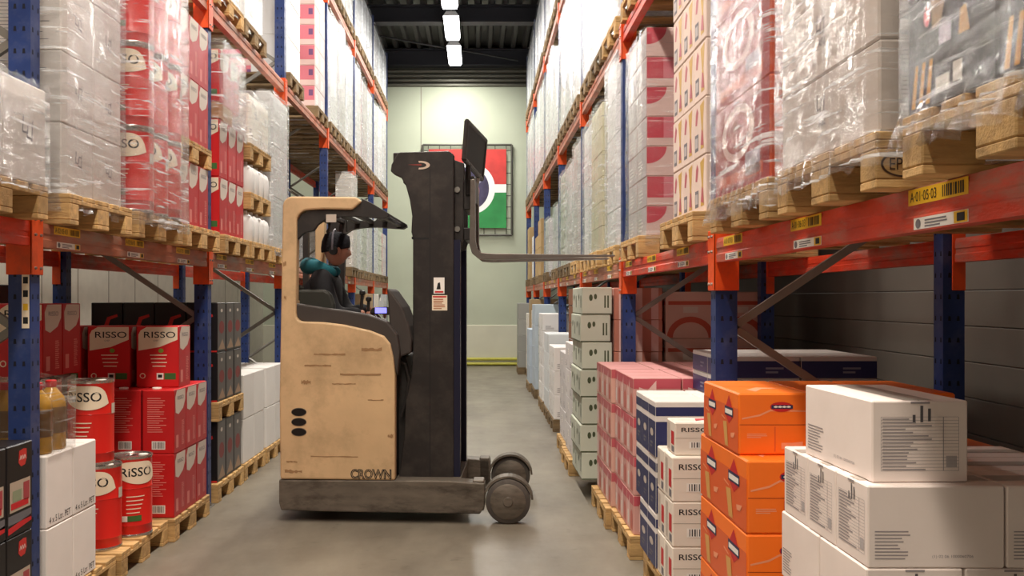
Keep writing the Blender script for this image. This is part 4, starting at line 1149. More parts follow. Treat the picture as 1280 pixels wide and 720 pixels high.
# ================================================================== FORK-SIDE RACK, FIRST BEAM LEVEL
BR = beam_top('R', 1)+.0005; LR = BR+.1445
y = 1.72
p = rack_pallet('R', 1, 0, 0, 'at the frame edge under the black dish cartons', .10, True, y=1.46)
stack('dish_carton', 'R', 1.005, 1.47, LR, 2, 2, 3, .56, .39, .26, 'slate dish carton', 'wrapped load at the frame edge', 'black_carton')
wrap('R', 1.0, 1.46, 2.26, LR-.09, LR+.80, 1.15, 'glossy film round the black dish cartons', FILM_CLEAR, 21, 40, 40, bag=.05)
PE = rack_pallet('R', 1, 0, 1, 'with oval stamp under the big pinkish-white cartons', .095, True, y=2.42)
stack('big_white', 'R', 1.012, 2.43, LR, 3, 1, 3, .38, .77, .235, 'big pinkish-white carton', 'wrapped beside the dish cartons', 'white_carton')
wrap('R', 1.005, 2.425, 3.215, LR-.085, LR+.72, 1.16, 'taut film round the big pinkish-white cartons', FILM, 22, 40, 40)
# oval pallet stamp on the near corner block
mb = MB(); e = PE
fr = lambda a, b, l: (a, -l, b)
ring = [(.075*math.cos(2*PI*i/28)*.8, .034*math.sin(2*PI*i/28)) for i in range(28)]
for i in range(28):
    a, b = ring[i], ring[(i+1) % 28]
    mb.add([fr(a[0], a[1], .0012), fr(b[0], b[1], .0012), fr(b[0]*.9, b[1]*.86, .0012), fr(a[0]*.9, a[1]*.86, .0012)], [(0, 1, 2, 3)], mat('burnt_stamp', '3a2414', .8))
mb.text(fr, 'EPAL', 0, 0, .03, mat('burnt_stamp', '3a2414', .8), 2, width=.075)
o = mb.obj('stamp', e); o.location = (-.5275, -.4005, .061)
o['label'] = 'burnt oval stamp on the corner block'
rack_pallet('R', 1, 0, 2, 'under the wrapped orange and red cartons', .10, True, y=3.32)
stack('orange_big', 'R', 1.012, 3.33, LR, 3, 1, 4, .38, .76, .36, 'large orange-red carton', 'wrapped before the near upright', 'orange_carton')
wrap('R', 1.005, 3.32, 4.11, LR-.10, LR+1.40, 1.16, 'creased film with a loose white edge round the orange-red cartons', FILM, 23, 40, 40, bag=.04)
y = slot('R', 1, 0)
rack_pallet('R', 1, 1, 0, 'under the glass-patterned cartons', .07, True)
stack('glass_carton', 'R', 1.10, y+.02, LR, 4, 3, 5, .28, .255, .28, 'pale glass-patterned carton', 'past the near upright', 'patterned_carton')
y = slot('R', 1, 2)
rack_pallet('R', 1, 1, 2, 'under the pink swoosh cartons at the fork tips', .03, True)
stack('swoosh', 'R', 1.125, y+.02, LR, 4, 2, 7, .275, .38, .198, 'pink-printed white carton', 'wrapped at the fork tips', 'pink_carton', alt=lambda i, j, k: ('swoosh', 'swoosh_low')[k % 2])
wrap('R', 1.115, y+.01, y+.79, LR-.06, LR+1.39, 1.12, 'hazy film round the pink-printed cartons at the fork tips', film_mat('stretch_film_thin', milk=.03, gloss=.05, crease_glint=0.25), 24, 20, 30, bag=.03)

# generic wrapped loads further along and higher up
KN = {
 'a': ('plain_blank', .38, .39, 'plain carton', 'plain_carton', {'color': 'e8e8e8'}),
 'b': ('plain', .55, .39, 'printed carton', 'printed_carton', {'color': 'dedcda'}),
 'c': ('paleyellow', .38, .26, 'yellowish carton', 'yellow_carton', {}),
 'd': ('plain_blank', .55, .78, 'grey carton', 'grey_carton', {'color': 'c9cbcc'}),
 'e': ('swoosh_low', .38, .39, 'pink-white carton', 'pink_carton', {}),
 'f': ('plain_blank', .38, .39, 'tan carton', 'tan_carton', {'color': 'b89a6c'}),
 'g': ('greenish', .38, .39, 'greenish carton', 'green_carton', {}),
 'h': ('plain_blank', .38, .78, 'long carton', 'long_carton', {'color': 'eeeeee'}),
}
def load(side, lvl, bay, k, code, h, n, film=None, off=0.0):
    kind, w, d, desc, nm, kw = KN[code]
    y = slot(side, bay, k); zb = beam_top(side, lvl)+.0005
    xf = (XL+.01+off) if side == 'L' else (XR-.01-off)
    s = -1 if side == 'L' else 1
    nx = int(1.16/w); ny = int(.79/d)
    if lvl == 3: h = min(h, (6.90-zb-.16)/n)
    exposed = (side, lvl, bay, k) in {('L', 2, 3, 2), ('R', 1, 5, 1), ('L', 1, 5, 0), ('R', 1, 4, 2), ('R', 1, 6, 2), ('R', 1, 2, 1), ('R', 2, 1, 2), ('L', 2, 1, 2), ('L', 2, 4, 0)}
    if not in_frame(min(xf, xf+s*1.2), max(xf, xf+s*1.2), y, y+.8, zb, zb+.14+n*h, 0, 0): return
    pl = 'bay %s %s pallet, %s %s beam' % (('one', 'two', 'three', 'four', 'five', 'six', 'seven')[bay], ('near', 'middle', 'far')[k], 'driver-side' if side == 'L' else 'fork-side', ORD[lvl-1])
    pallet(side, xf-s*.02, y+.4, zb, 'in ' + pl, y < 7.5 and lvl < 3)
    stack(kind, side, xf+s*.022, y+.005, zb+.1445, nx, ny, n, w, d, h, desc, pl, nm, kw=kw, group='%ss high on the racks' % desc if lvl > 1 else None, keep=None if exposed else (lambda i, j, k: i == 0))
    if film: wrap(side, xf+s*.012, y+.01, y+.785, zb+.06, zb+.1445+n*h+.03, 1.17, 'film-wrapping round the %ss, %s' % (desc, pl), film, bay*10+k+lvl, 8 if bay > 2 else 14, 12 if bay > 2 else 20, bag=.015)
FM = FILM_MILK
# fork-side first beam
load('R', 1, 2, 0, 'h', .30, 5, FM); load('R', 1, 2, 1, 'c', .215, 6, FILM_CLEAR, .03); load('R', 1, 2, 2, 'h', .26, 5, FM)
load('R', 1, 3, 0, 'e', .26, 5, FM); load('R', 1, 3, 1, 'b', .30, 4, FM); load('R', 1, 3, 2, 'g', .24, 5, FM)
load('R', 1, 4, 0, 'd', .45, 2, FM); load('R', 1, 4, 2, 'b', .28, 3, FM)
load('R', 1, 5, 1, 'f', .25, 4); load('R', 1, 5, 2, 'f', .25, 3); load('R', 1, 6, 0, 'b', .28, 3); load('R', 1, 6, 2, 'f', .28, 4)
# fork-side second beam
for bay in range(2, 7):
    for k in range(3):
        c, h, n = [('h', .5, 3), ('b', .36, 4), ('a', .36, 4), ('h', .38, 4), ('d', .5, 3), ('a', .42, 3), ('b', .5, 3)][(bay*3+k*2) % 7]
        load('R', 2, bay, k, c, h, n, FM)
load('R', 2, 1, 2, 'h', .36, 4, FM)
for bay in range(3, 7):
    for k in range(3):
        c, h, n = [('h', .46, 3), ('a', .34, 4), ('d', .45, 3), ('h', .34, 4)][(bay+k*3) % 4]
        load('R', 3, bay, k, c, h, n, FM)
# driver-side first beam, beyond the empty bay
pallet('L', XL+.08, slot('L', 4, 2)+.4, beam_top('L', 1)+.0005, 'alone on the beam beyond the empty bay', False)
stack('plain_blank', 'L', XL+.07, slot('L', 4, 2)+.1, beam_top('L', 1)+.145, 1, 1, 4, .26, .6, .36, 'narrow white carton', 'alone beyond the empty bay', 'white_carton')
wrap('L', XL+.075, slot('L', 4, 2)+.09, slot('L', 4, 2)+.71, beam_top('L', 1)+.15, beam_top('L', 1)+1.62, .27, 'milky film round a narrow white column beyond the empty bay', FILM_MILK, 44, 6, 20)
load('L', 1, 5, 0, 'a', .30, 3, FM); load('L', 1, 5, 1, 'g', .30, 4, FM); load('L', 1, 5, 2, 'b', .3, 4, FM)
load('L', 1, 6, 0, 'h', .4, 3, FM); load('L', 1, 6, 1, 'g', .3, 3); load('L', 1, 6, 2, 'e', .3, 3)
# driver-side second beam
load('L', 2, 1, 2, 'a', .36, 4, FM); load('L', 2, 2, 0, 'a', .36, 4, FM); load('L', 2, 2, 1, 'h', .36, 4, FM)
load('L', 2, 3, 0, 'h', .40, 4); load('L', 2, 3, 2, 'e', .25, 6)
for bay in range(4, 7):
    for k in range(3):
        c, h, n = [('h', .5, 3), ('e', .36, 4), ('a', .36, 4), ('h', .38, 4), ('b', .4, 4)][(bay*2+k) % 5]
        load('L', 2, bay, k, c, h, n, FM)
for bay in range(3, 7):
    for k in range(3):
        c, h, n = [('h', .42, 3), ('a', .34, 4), ('b', .34, 4), ('h', .32, 4)][(bay+k*3) % 4]
        load('L', 3, bay, k, c, h, n, FM)

# ================================================================== REACH TRUCK
TX, TY = -1.389, 6.68
TROT = math.radians(-3.0)
def P(px, py, d=0.0):
    """local truck coordinates (along, up) of a point seen in the photograph at depth d behind the near side"""
    yy = 6.65+d
    return ((px-VX)*yy/F - TX, CAM_H + (VY-py)*yy/F)
def PP(pts, d=0.0): return [P(a, b, d) for a, b in pts]
TR = empty('reach_truck', (TX, TY, 0), TROT, 'worn tan and black reach truck with raised forks standing across the aisle', 'forklift')
T_TAN = mat('tan_truck_paint', 'd6b68c', .5, noise=.10, nscale=3, dirt='9b8262', dirt_amt=.55, dirt_scale=2.2, bump=.05)
T_BLK = mat('black_truck_plastic', '2b2827', .5, noise=.1, dirt='4a443e', dirt_amt=.4, dirt_scale=5)
T_MAST = mat('mast_steel', '2e2a29', .45, metal=.2, noise=.12, dirt='57504a', dirt_amt=.35, dirt_scale=4)
T_CH = mat('dirty_chassis_steel', '6e665c', .5, metal=.25, noise=.2, dirt='3a332c', dirt_amt=.9, dirt_scale=2.5, stretch=(1, 1, 3))
T_HOOD = mat('grey_cab_trim', '403a37', .6, noise=.1)
T_SLOT = mat('vent_dark', '160f0c', .8)
T_RUB = mat('wheel_tread', '4a4541', .7, noise=.15, dirt='6b635a', dirt_amt=.6)
T_BLUE = mat('inner_rail_blue', '23243a', .35, metal=.3)
def arc(cx, cy, r, a0, a1, n=6): return [(cx+r*math.cos(math.radians(a0+(a1-a0)*i/n)), cy-r*math.sin(math.radians(a0+(a1-a0)*i/n))) for i in range(n+1)]
def part(name, mb, parent=TR, **kw): return mb.obj(name, parent, **kw)
# near side panel: rear pillar, roof edge and lower body in one C-shaped shell
outer = [(349, 600)] + [(348, 500), (350, 380), (352, 262)] + arc(364, 257, 12, 180, 90, 4) + [(445, 246), (452, 252), (440, 262), (404, 261)] + arc(385, 277, 15, 100, 180, 5) + [(370, 300), (369, 390)] + arc(378, 393, 9, 180, 270, 4) + [(405, 403), (430, 406), (462, 413), (480, 420), (488, 430), (492, 448), (494, 470), (494, 600)]
mb = MB(); mb.prism(PP(outer), 0, .09, T_TAN)
r = random.Random(3); fr0 = lambda a, b, l: (a, -.001-l, b)                                     # scrapes on the paint
for (a, b, w, h) in ((380, 457, 34, 3), (392, 443, 40, 3), (425, 468, 52, 3), (415, 480, 30, 2), (355, 590, 22, 5), (357, 578, 14, 3), (452, 437, 26, 6), (376, 478, 12, 7), (388, 571, 60, 2), (485, 545, 7, 6), (353, 330, 4, 8), (354, 372, 3, 6), (460, 500, 20, 2)):
    x, z = P(a, b); W, H = w/181.8, h/181.8; n = 9
    mb.poly(fr0, [(x+W*i/n, z+H*.5*r.uniform(.2, 1)) for i in range(n+1)]+[(x+W*i/n, z-H*.5*r.uniform(.2, 1)) for i in range(n, -1, -1)], mat('scrape', 'a07d58', .8), 1)
body = part('side_panel', mb, bevel=.012)
mb = MB()
mb.prism([P(349, 600), P(349, 375), P(367, 375), P(367, 600)], .092, 1.02, T_TAN); part('rear_panel', mb, bevel=.01)
mb = MB(); mb.prism(PP([(352, 600), (352, 255), (366, 255), (366, 600)]), 1.022, 1.11, T_TAN); part('rear_pillar', mb, bevel=.01)
mb = MB(); mb.prism(PP([(367, 600), (367, 402), (492, 430), (494, 600)]), 1.03, 1.11, T_TAN); part('side_panel', mb, bevel=.01)
# battery box and cab floor inside
mb = MB(); x0, z0 = P(440, 600); x1, z1 = P(493, 440); mb.box(x0, x1, .095, 1.025, z0, z1, T_BLK, .01); part('battery_box', mb)
mb = MB(); x0, z0 = P(368, 600); x1, _ = P(439, 600); mb.box(x0, x1, .095, 1.025, z0, z0+.16, T_BLK, .005); part('cab_floor', mb)
# panel details
for px, py in ((373, 515.5), (373, 528), (373, 540.5)):
    mb = MB(); cx, cz = P(px, py)
    mb.prism([(cx+.050*math.cos(2*PI*i/24), cz+.025*math.sin(2*PI*i/24)) for i in range(24)], -.004, .02, T_SLOT)
    ring = [(cx+.054*math.cos(2*PI*i/24), cz+.029*math.sin(2*PI*i/24)) for i in range(24)]; mb.prism(ring, -.002, .01, T_CH); part('vent', mb, body)
fr0 = lambda a, b, l: (a, -.001-l, b)
mb = MB(); cx, cz = P(464, 592.5)
mb.text(fr0, 'CROWN', cx, cz, .070, M_BLACK, 1, width=.285, bold=.05); mb.text(fr0, 'CROWN', cx, cz, .058, T_TAN, 2, width=.270, bold=-.03)
part('maker_lettering', mb, body)
# chassis and outrigger legs
mb = MB(); mb.prism(PP([(347.5, 601), (347.5, 630), (350, 639), (400, 640), (600, 641), (606, 632), (606, 603), (560, 600)]), 0, .15, T_CH); 
ch = part('outrigger_leg', mb, bevel=.008)
mb = MB(); mb.prism([P(347.5, 601), P(347.5, 639), P(606, 641), P(606, 603), P(560, 600)], .96, 1.11, T_CH); part('outrigger_leg', mb, bevel=.008)
mb = MB(); mb.prism(PP([(348, 601), (348, 638), (575, 640), (575, 601)]), .152, .958, T_CH); part('chassis', mb, bevel=.006)
wx, wz = P(635, 625)
WR = .154
def wheel(y0, y1, nm='load_wheel'):
    c = (wx, 0, WR+.001)
    mb = MB(); mb.lathe([(WR-.012, y0+.003), (WR, y0+.012), (WR, y1-.012), (WR-.012, y1-.003)], c, T_RUB, 36, 'y')
    w = part(nm, mb, smooth=True)
    mb = MB(); mb.lathe([(WR*.76, y0-.004), (WR*.80, y0+.001), (WR*.80, y0+.004)], c, T_CH, 32, 'y'); mb.lathe([(.03, y0-.012), (.035, y0-.006), (.035, y0)], c, T_CH, 18, 'y'); part('hub', mb, w, smooth=True)
    return w
wheel(.004, .125); wheel(.985, 1.106)
for y0, y1 in ((.02, .15), (.96, 1.09)):                            # curved guards over the wheels
    mb = MB(); a0, a1, n = 5, 175, 18
    o = [(wx+(WR+.020)*math.cos(math.radians(a0+(a1-a0)*i/n)), WR+.001+(WR+.020)*math.sin(math.radians(a0+(a1-a0)*i/n))) for i in range(n+1)]
    ii = [(wx+(WR+.006)*math.cos(math.radians(a1+(a0-a1)*i/n)), WR+.001+(WR+.006)*math.sin(math.radians(a1+(a0-a1)*i/n))) for i in range(n+1)]
    mb.prism([(a, min(b, .40)) for a, b in o+ii], y0, y1, T_CH); part('wheel_guard', mb)
    mb = MB(); mb.box(wx-WR-.09, wx-WR-.012, y0, y1, .09, .30, T_CH, .006); part('leg_end_plate', mb)
x, _ = P(372, 600)
mb = MB(); mb.lathe([(.115, .40), (.12, .41), (.12, .52), (.115, .53)], (x+.12, 0, .121), T_RUB, 24, 'y'); part('drive_wheel', mb, smooth=True)
mb = MB(); mb.lathe([(.07, .75), (.075, .76), (.075, .82), (.07, .83)], (x+.05, 0, .076), T_RUB, 20, 'y'); part('castor_wheel', mb, smooth=True)
# overhead guard
g = [(369, 300), (369, 276), (376, 266), (388, 262), (404, 260.5), (440, 261.5), (452, 251), (450, 247), (462, 252), (485, 266), (485.5, 270), (480, 273), (466, 272), (440, 270), (420, 271), (405, 274), (396, 280), (390, 288), (380, 290), (374, 294)]
mb = MB(); mb.prism(PP(g), .025, .075, T_BLK); og = part('overhead_guard', mb, bevel=.004)
mb = MB(); mb.prism(PP(g[1:]), 1.0, 1.09, T_BLK); mb.obj('side_beam', og)
for px in (372, 392, 412, 432, 452, 472):
    mb = MB(); a, z = P(px, 264 if px < 450 else 262+(px-452)*.33); mb.box(a, a+.035, .076, .999, z-.01, z+.02, T_BLK, .004); mb.obj('roof_bar', og)
mb = MB(); a, z = P(413, 272.5); mb.box(a-.036, a+.036, .018, .024, z-.028, z+.028, M_GREYC, .002); mb.obj('information_plate', og)
mb = MB(); mb.prism(PP([(402, 272), (425, 268), (424, 300), (420, 420), (403, 420)], .95), .94, .99, T_BLK); part('guard_pillar', mb)
mb = MB(); mb.prism(PP([(370, 275), (377, 272), (377, 420), (370, 420)], .95), .94, .99, T_BLK); part('guard_pillar', mb)
# cab trim, seat, console
mb = MB(); mb.prism(PP([(369, 379), (400, 384), (430, 388), (460, 393), (484, 402), (497, 418), (500, 440), (497, 470), (494, 460), (491, 445), (487, 430), (479, 420.5), (462, 414), (430, 407), (400, 404), (378, 403), (370, 396)], .05), .03, .14, T_HOOD); part('cab_trim', mb, bevel=.01)
mb = MB(); mb.prism(PP([(483, 360), (488, 364), (502, 384), (511, 408), (514, 425), (513, 441), (498, 447), (490, 430), (486, 402)], .1), .10, .55, T_HOOD); con = part('control_console', mb, bevel=.012)
mb = MB(); mb.prism(PP([(458, 391), (462, 384.5), (482, 383.5), (484, 390), (482, 394)], .3), .34, .52, T_BLK); sc_ = mb.obj('display_unit', con, bevel=.003)
mb = MB(); fr = lambda a, b, l: (a, .339-l, b); a, z = P(473, 388.5, .3)
mb.rect(fr, a-.045, z-.018, a+.04, z+.022, mat('lit_screen', '7f7ff0', .3, emit=1.4), 1); mb.obj('screen', sc_)
for (pa, pb) in (((446, 386), (449, 366)), ((455, 388), (457, 374))):
    mb = MB(); a, z = P(*pa, .45); b, zz_ = P(*pb, .45); mb.cyl((a, .45, z-.1), (b, .45, zz_-.02), .012, .012, T_BLK, 10); mb.lathe([(.01, zz_-.02), (.022, zz_-.01), (.022, zz_+.012), (.008, zz_+.02)], (b, .45, 0), T_BLK, 14); mb.obj('control_lever', con)
mb = MB(); a0, z0 = P(368, 404, .45); mb.box(.10, .52, .22, .86, z0-.16, z0-.06, mat('seat_vinyl', '2f302b', .6, noise=.1), .04); part('seat', mb)
mb = MB(); mb.prism(PP([(368, 396), (368, 366), (373, 362), (404, 362), (412, 366), (417, 380), (418, 396)], .2), .16, .235, mat('seat_vinyl', '2f302b')); part('seat_armrest', mb, bevel=.02)
mb = MB(); mb.box(.055, .105, .26, .80, z0-.10, z0+.28, mat('seat_vinyl', '2f302b'), .02); part('seat_backrest', mb)
# hoses between body and mast
for q in range(4):
    mb = MB(); d = .2+q*.12; ps = [P(492, 448+q*3, d), P(505, 455, d), P(510+q, 475, d), P(506-q, 500, d), P(500, 520+q*6, d)]
    mb.tube([(a, d, b) for a, b in ps], .012, T_BLK); part('hose', mb)
mb = MB(); mb.prism(PP([(494, 440), (506, 446), (513, 470), (506, 500), (505, 600), (494, 600)], .3), .25, .85, T_BLK); part('hose_housing', mb, bevel=.01)
# mast
MO = [(487, 214), (488, 206), (496, 192), (499, 190.5), (560, 189.5), (566, 194), (566, 600), (497, 600), (504, 545), (506, 500), (513, 470), (515, 440), (515, 298), (513, 290), (514, 270), (511, 250), (506, 232), (500, 222), (490, 217)]
for y0, y1 in ((.17, .26), (.84, .93)):
    mb = MB(); mb.prism(PP(MO, .17), y0, y1, T_MAST); mo = part('mast_rail', mb, bevel=.006)
    mb = MB(); mb.prism(PP([(566, 300), (574, 300), (574, 600), (566, 600)], .17), y0+.01, y1-.01, T_BLUE); mb.obj('inner_rail', mo)
    if y0 < .5:
        fr = lambda a, b, l: (a, .17-.001-l, b)
        mb = MB()
        for (a, b, c_, e_) in ((514, 297, 535, 299.5), (536, 212, 537, 600), (513.5, 296, 517, 299)):
            p, q = P(a, b, .17), P(c_, e_, .17); mb.rect(fr, p[0], q[1], q[0], p[1], M_BLACK, 1)
        mb.obj('cover_joint', mo)
        mb = MB(); c0 = P(524, 207, .17); n = 16
        mb.poly(fr, [(c0[0]+.07*math.cos(math.radians(100-200*i/n)), c0[1]+.030*math.sin(math.radians(100-200*i/n))) for i in range(n+1)]+[(c0[0]-.0+.045*math.cos(math.radians(-100+200*i/n)), c0[1]+.018*math.sin(math.radians(-100+200*i/n))) for i in range(n+1)], mat('emblem_cream', 'cdb9a8', .5), 1)
        mb.poly(fr, [(c0[0]-.09, c0[1]+.004), (c0[0]+.01, c0[1]+.008), (c0[0]+.01, c0[1]-.004)], mat('emblem_red', '8c3a34', .5), 1); mb.obj('emblem', mo)
        mb = MB(); a, b = P(541, 367, .17), P(554.5, 347, .17); mb.rect(fr, a[0], a[1], b[0], b[1], M_WHITEP, 1)
        mb.poly(fr, [(a[0]+.02, a[1]+.03), (a[0]+.05, a[1]+.03), (a[0]+.045, a[1]+.08), (a[0]+.03, a[1]+.075)], M_BLACK, 2); mb.rect(fr, a[0]+.008, a[1]+.006, b[0]-.008, a[1]+.018, M_RED, 2); mb.obj('warning_sticker', mo)
        mb = MB(); a, b = P(539, 388, .17), P(558, 369, .17); mb.rect(fr, a[0], a[1], b[0], b[1], M_CREAM, 1); mb.lines(fr, a[0]+.01, a[1]+.01, b[0]-.01, b[1]-.02, 6, mat('rust_print', 'a8643c', .6), 2); mb.rect(fr, a[0]+.006, b[1]-.016, b[0]-.006, b[1]-.006, M_RED, 2); mb.obj('warning_sticker', mo)
for (pa, pb) in (((490, 213), (560, 192)), ((530, 330), (560, 345)), ((515, 470), (560, 490)), ((506, 560), (560, 598))):
    a, b = P(*pa, .3), P(*pb, .3); mb = MB(); mb.box(a[0], b[0], .262, .838, min(a[1], b[1]), max(a[1], b[1]), T_MAST, .006); part('cross_member', mb)
for d in (.42, .68):
    a, z1 = P(545, 215, .4); _, z0 = P(545, 600, .4); mb = MB(); mb.cyl((a, d, z0), (a, d, z1), .035, .035, T_MAST, 16); part('lift_cylinder', mb, smooth=True)
# carriage, forks, load backrest
for y0, y1 in ((.28, .32), (.78, .82)):
    mb = MB(); mb.prism(PP([(564, 200), (570, 202), (578, 205), (579, 216), (577, 230), (577, 300), (574, 309), (566, 311), (564, 300)], .28), y0, y1, T_MAST); c_ = part('carriage_plate', mb, bevel=.004)
    if y0 < .5:
        for py in (238, 287):
            a, z = P(569.5, py, .28); mb = MB(); mb.cyl((a, y0-.012, z), (a, y0, z), .02, .022, M_STEEL, 12); mb.obj('bolt', c_)
mb = MB(); mb.prism(PP([(577.5, 228), (581, 222), (590, 220), (591, 226), (591, 250), (585, 250), (585, 262), (577.5, 262)], .28), .30, .80, T_MAST); part('carriage_bar', mb, bevel=.004)
mb = MB(); mb.prism(PP([(577.5, 285), (588, 285), (588, 300), (577.5, 300)], .28), .30, .80, T_MAST); part('carriage_bar', mb, bevel=.004)
T_FORK = mat('worn_fork_steel', '77706a', .35, metal=.55, noise=.15, dirt='4a423a', dirt_amt=.5, dirt_scale=6)
tip = (.93-TX)/1.0
for y0, y1 in ((.24, .36), (.74, .86)):
    d = .24
    fp = PP([(586, 225), (591.5, 225), (592, 300), (594, 310), (599, 316), (612, 317.3)], d)
    xt, zt_ = P(765, 320.0, d)
    low = PP([(610, 324.6), (596, 323.5), (588, 317), (585, 306)], d)
    zb_ = P(610, 324.6, d)[1]
    mb = MB(); mb.prism(fp + [(xt, zt_+.004), (xt, zt_-.006)] + low, y0, y1, T_FORK); part('fork', mb, bevel=.003)
# tilted load backrest panel standing above the carriage
br = empty('load_backrest_pivot') if False else None
pn = [(P(579, 200, .12), .12), (P(583, 153, .12), .12), (P(599, 177, .95), .95), (P(597, 225, .95), .95)]
mb = MB()
A, B_, C_, D_ = [Vector((p[0], d, p[1])) for p, d in pn]
A.x = B_.x-.02; D_.x = C_.x-.03
def bar(mb, a, b, r, m): mb.tube([a, b], r, m, 8)
for a, b in ((A, B_), (B_, C_), (C_, D_), (D_, A)): bar(mb, a, b, .019, T_BLK)
bk = part('load_backrest', mb)
mb = MB(); nrm = (B_-A).cross(D_-A).normalized()*.006
mb.add([A-nrm, B_-nrm, C_-nrm, D_-nrm, A+nrm, B_+nrm, C_+nrm, D_+nrm], [(0,1,2,3),(4,5,6,7),(0,1,5,4),(1,2,6,5),(2,3,7,6),(3,0,4,7)], mat('smoked_panel', '141213', .7)); mb.obj('panel', bk)
for d, nm in ((.30, 'backrest_bracket'), (.80, 'backrest_bracket')):
    t = (d-.12)/.83; q = A.lerp(D_, t); a, z = P(583, 228, .28); mb = MB(); bar(mb, Vector((a, d, 2.30)), Vector((q.x, d, q.z+.02)), .02, M_STEEL if d > .5 else T_MAST); part(nm, mb)

# ================================================================== DRIVER
def to_world(p):
    c, s = math.cos(TROT), math.sin(TROT)
    return Vector((TX+c*p[0]-s*p[1], TY+s*p[0]+c*p[1], p[2]))
def skin_mesh(name, verts, edges, radii, material, sub=2, root=0):
    me = bpy.data.meshes.new(name+'_raw'); me.from_pydata([tuple(v) for v in verts], edges, [])
    o = bpy.data.objects.new(name+'_raw', me); COL.objects.link(o)
    m = o.modifiers.new('skin', 'SKIN'); m.use_smooth_shade = True
    s = o.modifiers.new('sub', 'SUBSURF'); s.levels = sub; s.render_levels = sub
    sv = me.skin_vertices[0].data
    for i, r in enumerate(radii):
        sv[i].radius = r if isinstance(r, tuple) else (r, r)
        sv[i].use_root = (i == root)
    bpy.context.view_layer.update()
    out = bpy.data.meshes.new_from_object(o.evaluated_get(bpy.context.evaluated_depsgraph_get()))
    bpy.data.objects.remove(o); bpy.data.meshes.remove(me)
    out.name = name; out.materials.clear(); out.materials.append(material)
    return out
SKIN = mat('skin', 'b98470', .5, noise=.04)
M_JK = mat('black_jacket', '141419', .85, noise=.15, bump=.3, bscale=9)
M_TEAL = mat('teal_hood', '1c6673', .8, noise=.12, bump=.25, bscale=14)
M_TRS = mat('dark_trousers', '23232b', .85, noise=.1)
M_BOOT = mat('work_boot', '1a1817', .6)
M_BEAN = mat('black_knit_beanie', '15151c', .95, bump=.5, bscale=60)
dd = .50
hx, hz = P(416, 313, dd)[0], P(416, 313, dd)[1]
sx_, sz_ = P(400, 341, dd)
pz = sz_-.50
pel = Vector((sx_-.06, dd, pz)); ch_ = Vector((sx_-.03, dd, sz_-.22)); shb = Vector((sx_-.01, dd, sz_-.05)); nk = Vector((hx-.035, dd, hz-.135)); hb = Vector((hx-.01, dd, hz-.03))
def V(x, y, z): return Vector((x, y, z))
shN, elN, wrN = V(sx_+.0, dd-.175, sz_-.07), V(sx_+.13, dd-.21, sz_-.32), V(sx_+.33, dd-.10, sz_-.30)
shF, elF, wrF = V(sx_+.0, dd+.175, sz_-.07), V(sx_+.14, dd+.21, sz_-.31), V(sx_+.34, dd+.12, sz_-.27)
hipN, knN, anN = V(pel.x+.02, dd-.09, pz-.02), V(pel.x+.30, dd-.10, pz-.0), V(pel.x+.31, dd-.10, pz-.38)
hipF, knF, anF = V(pel.x+.02, dd+.09, pz-.02), V(pel.x+.30, dd+.10, pz-.0), V(pel.x+.31, dd+.10, pz-.38)
bv = [pel, ch_, shb, nk, shN, elN, wrN, shF, elF, wrF, hipN, knN, anN, hipF, knF, anF]
be = [(0,1),(1,2),(2,3),(2,4),(4,5),(5,6),(2,7),(7,8),(8,9),(0,10),(10,11),(11,12),(0,13),(13,14),(14,15)]
brd = [(.10,.12),(.10,.12),(.075,.09),.045,.05,.043,.028,.05,.043,.028,.085,.06,.04,.085,.06,.04]
bmesh_me = skin_mesh('person_body', bv, be, brd, SKIN)
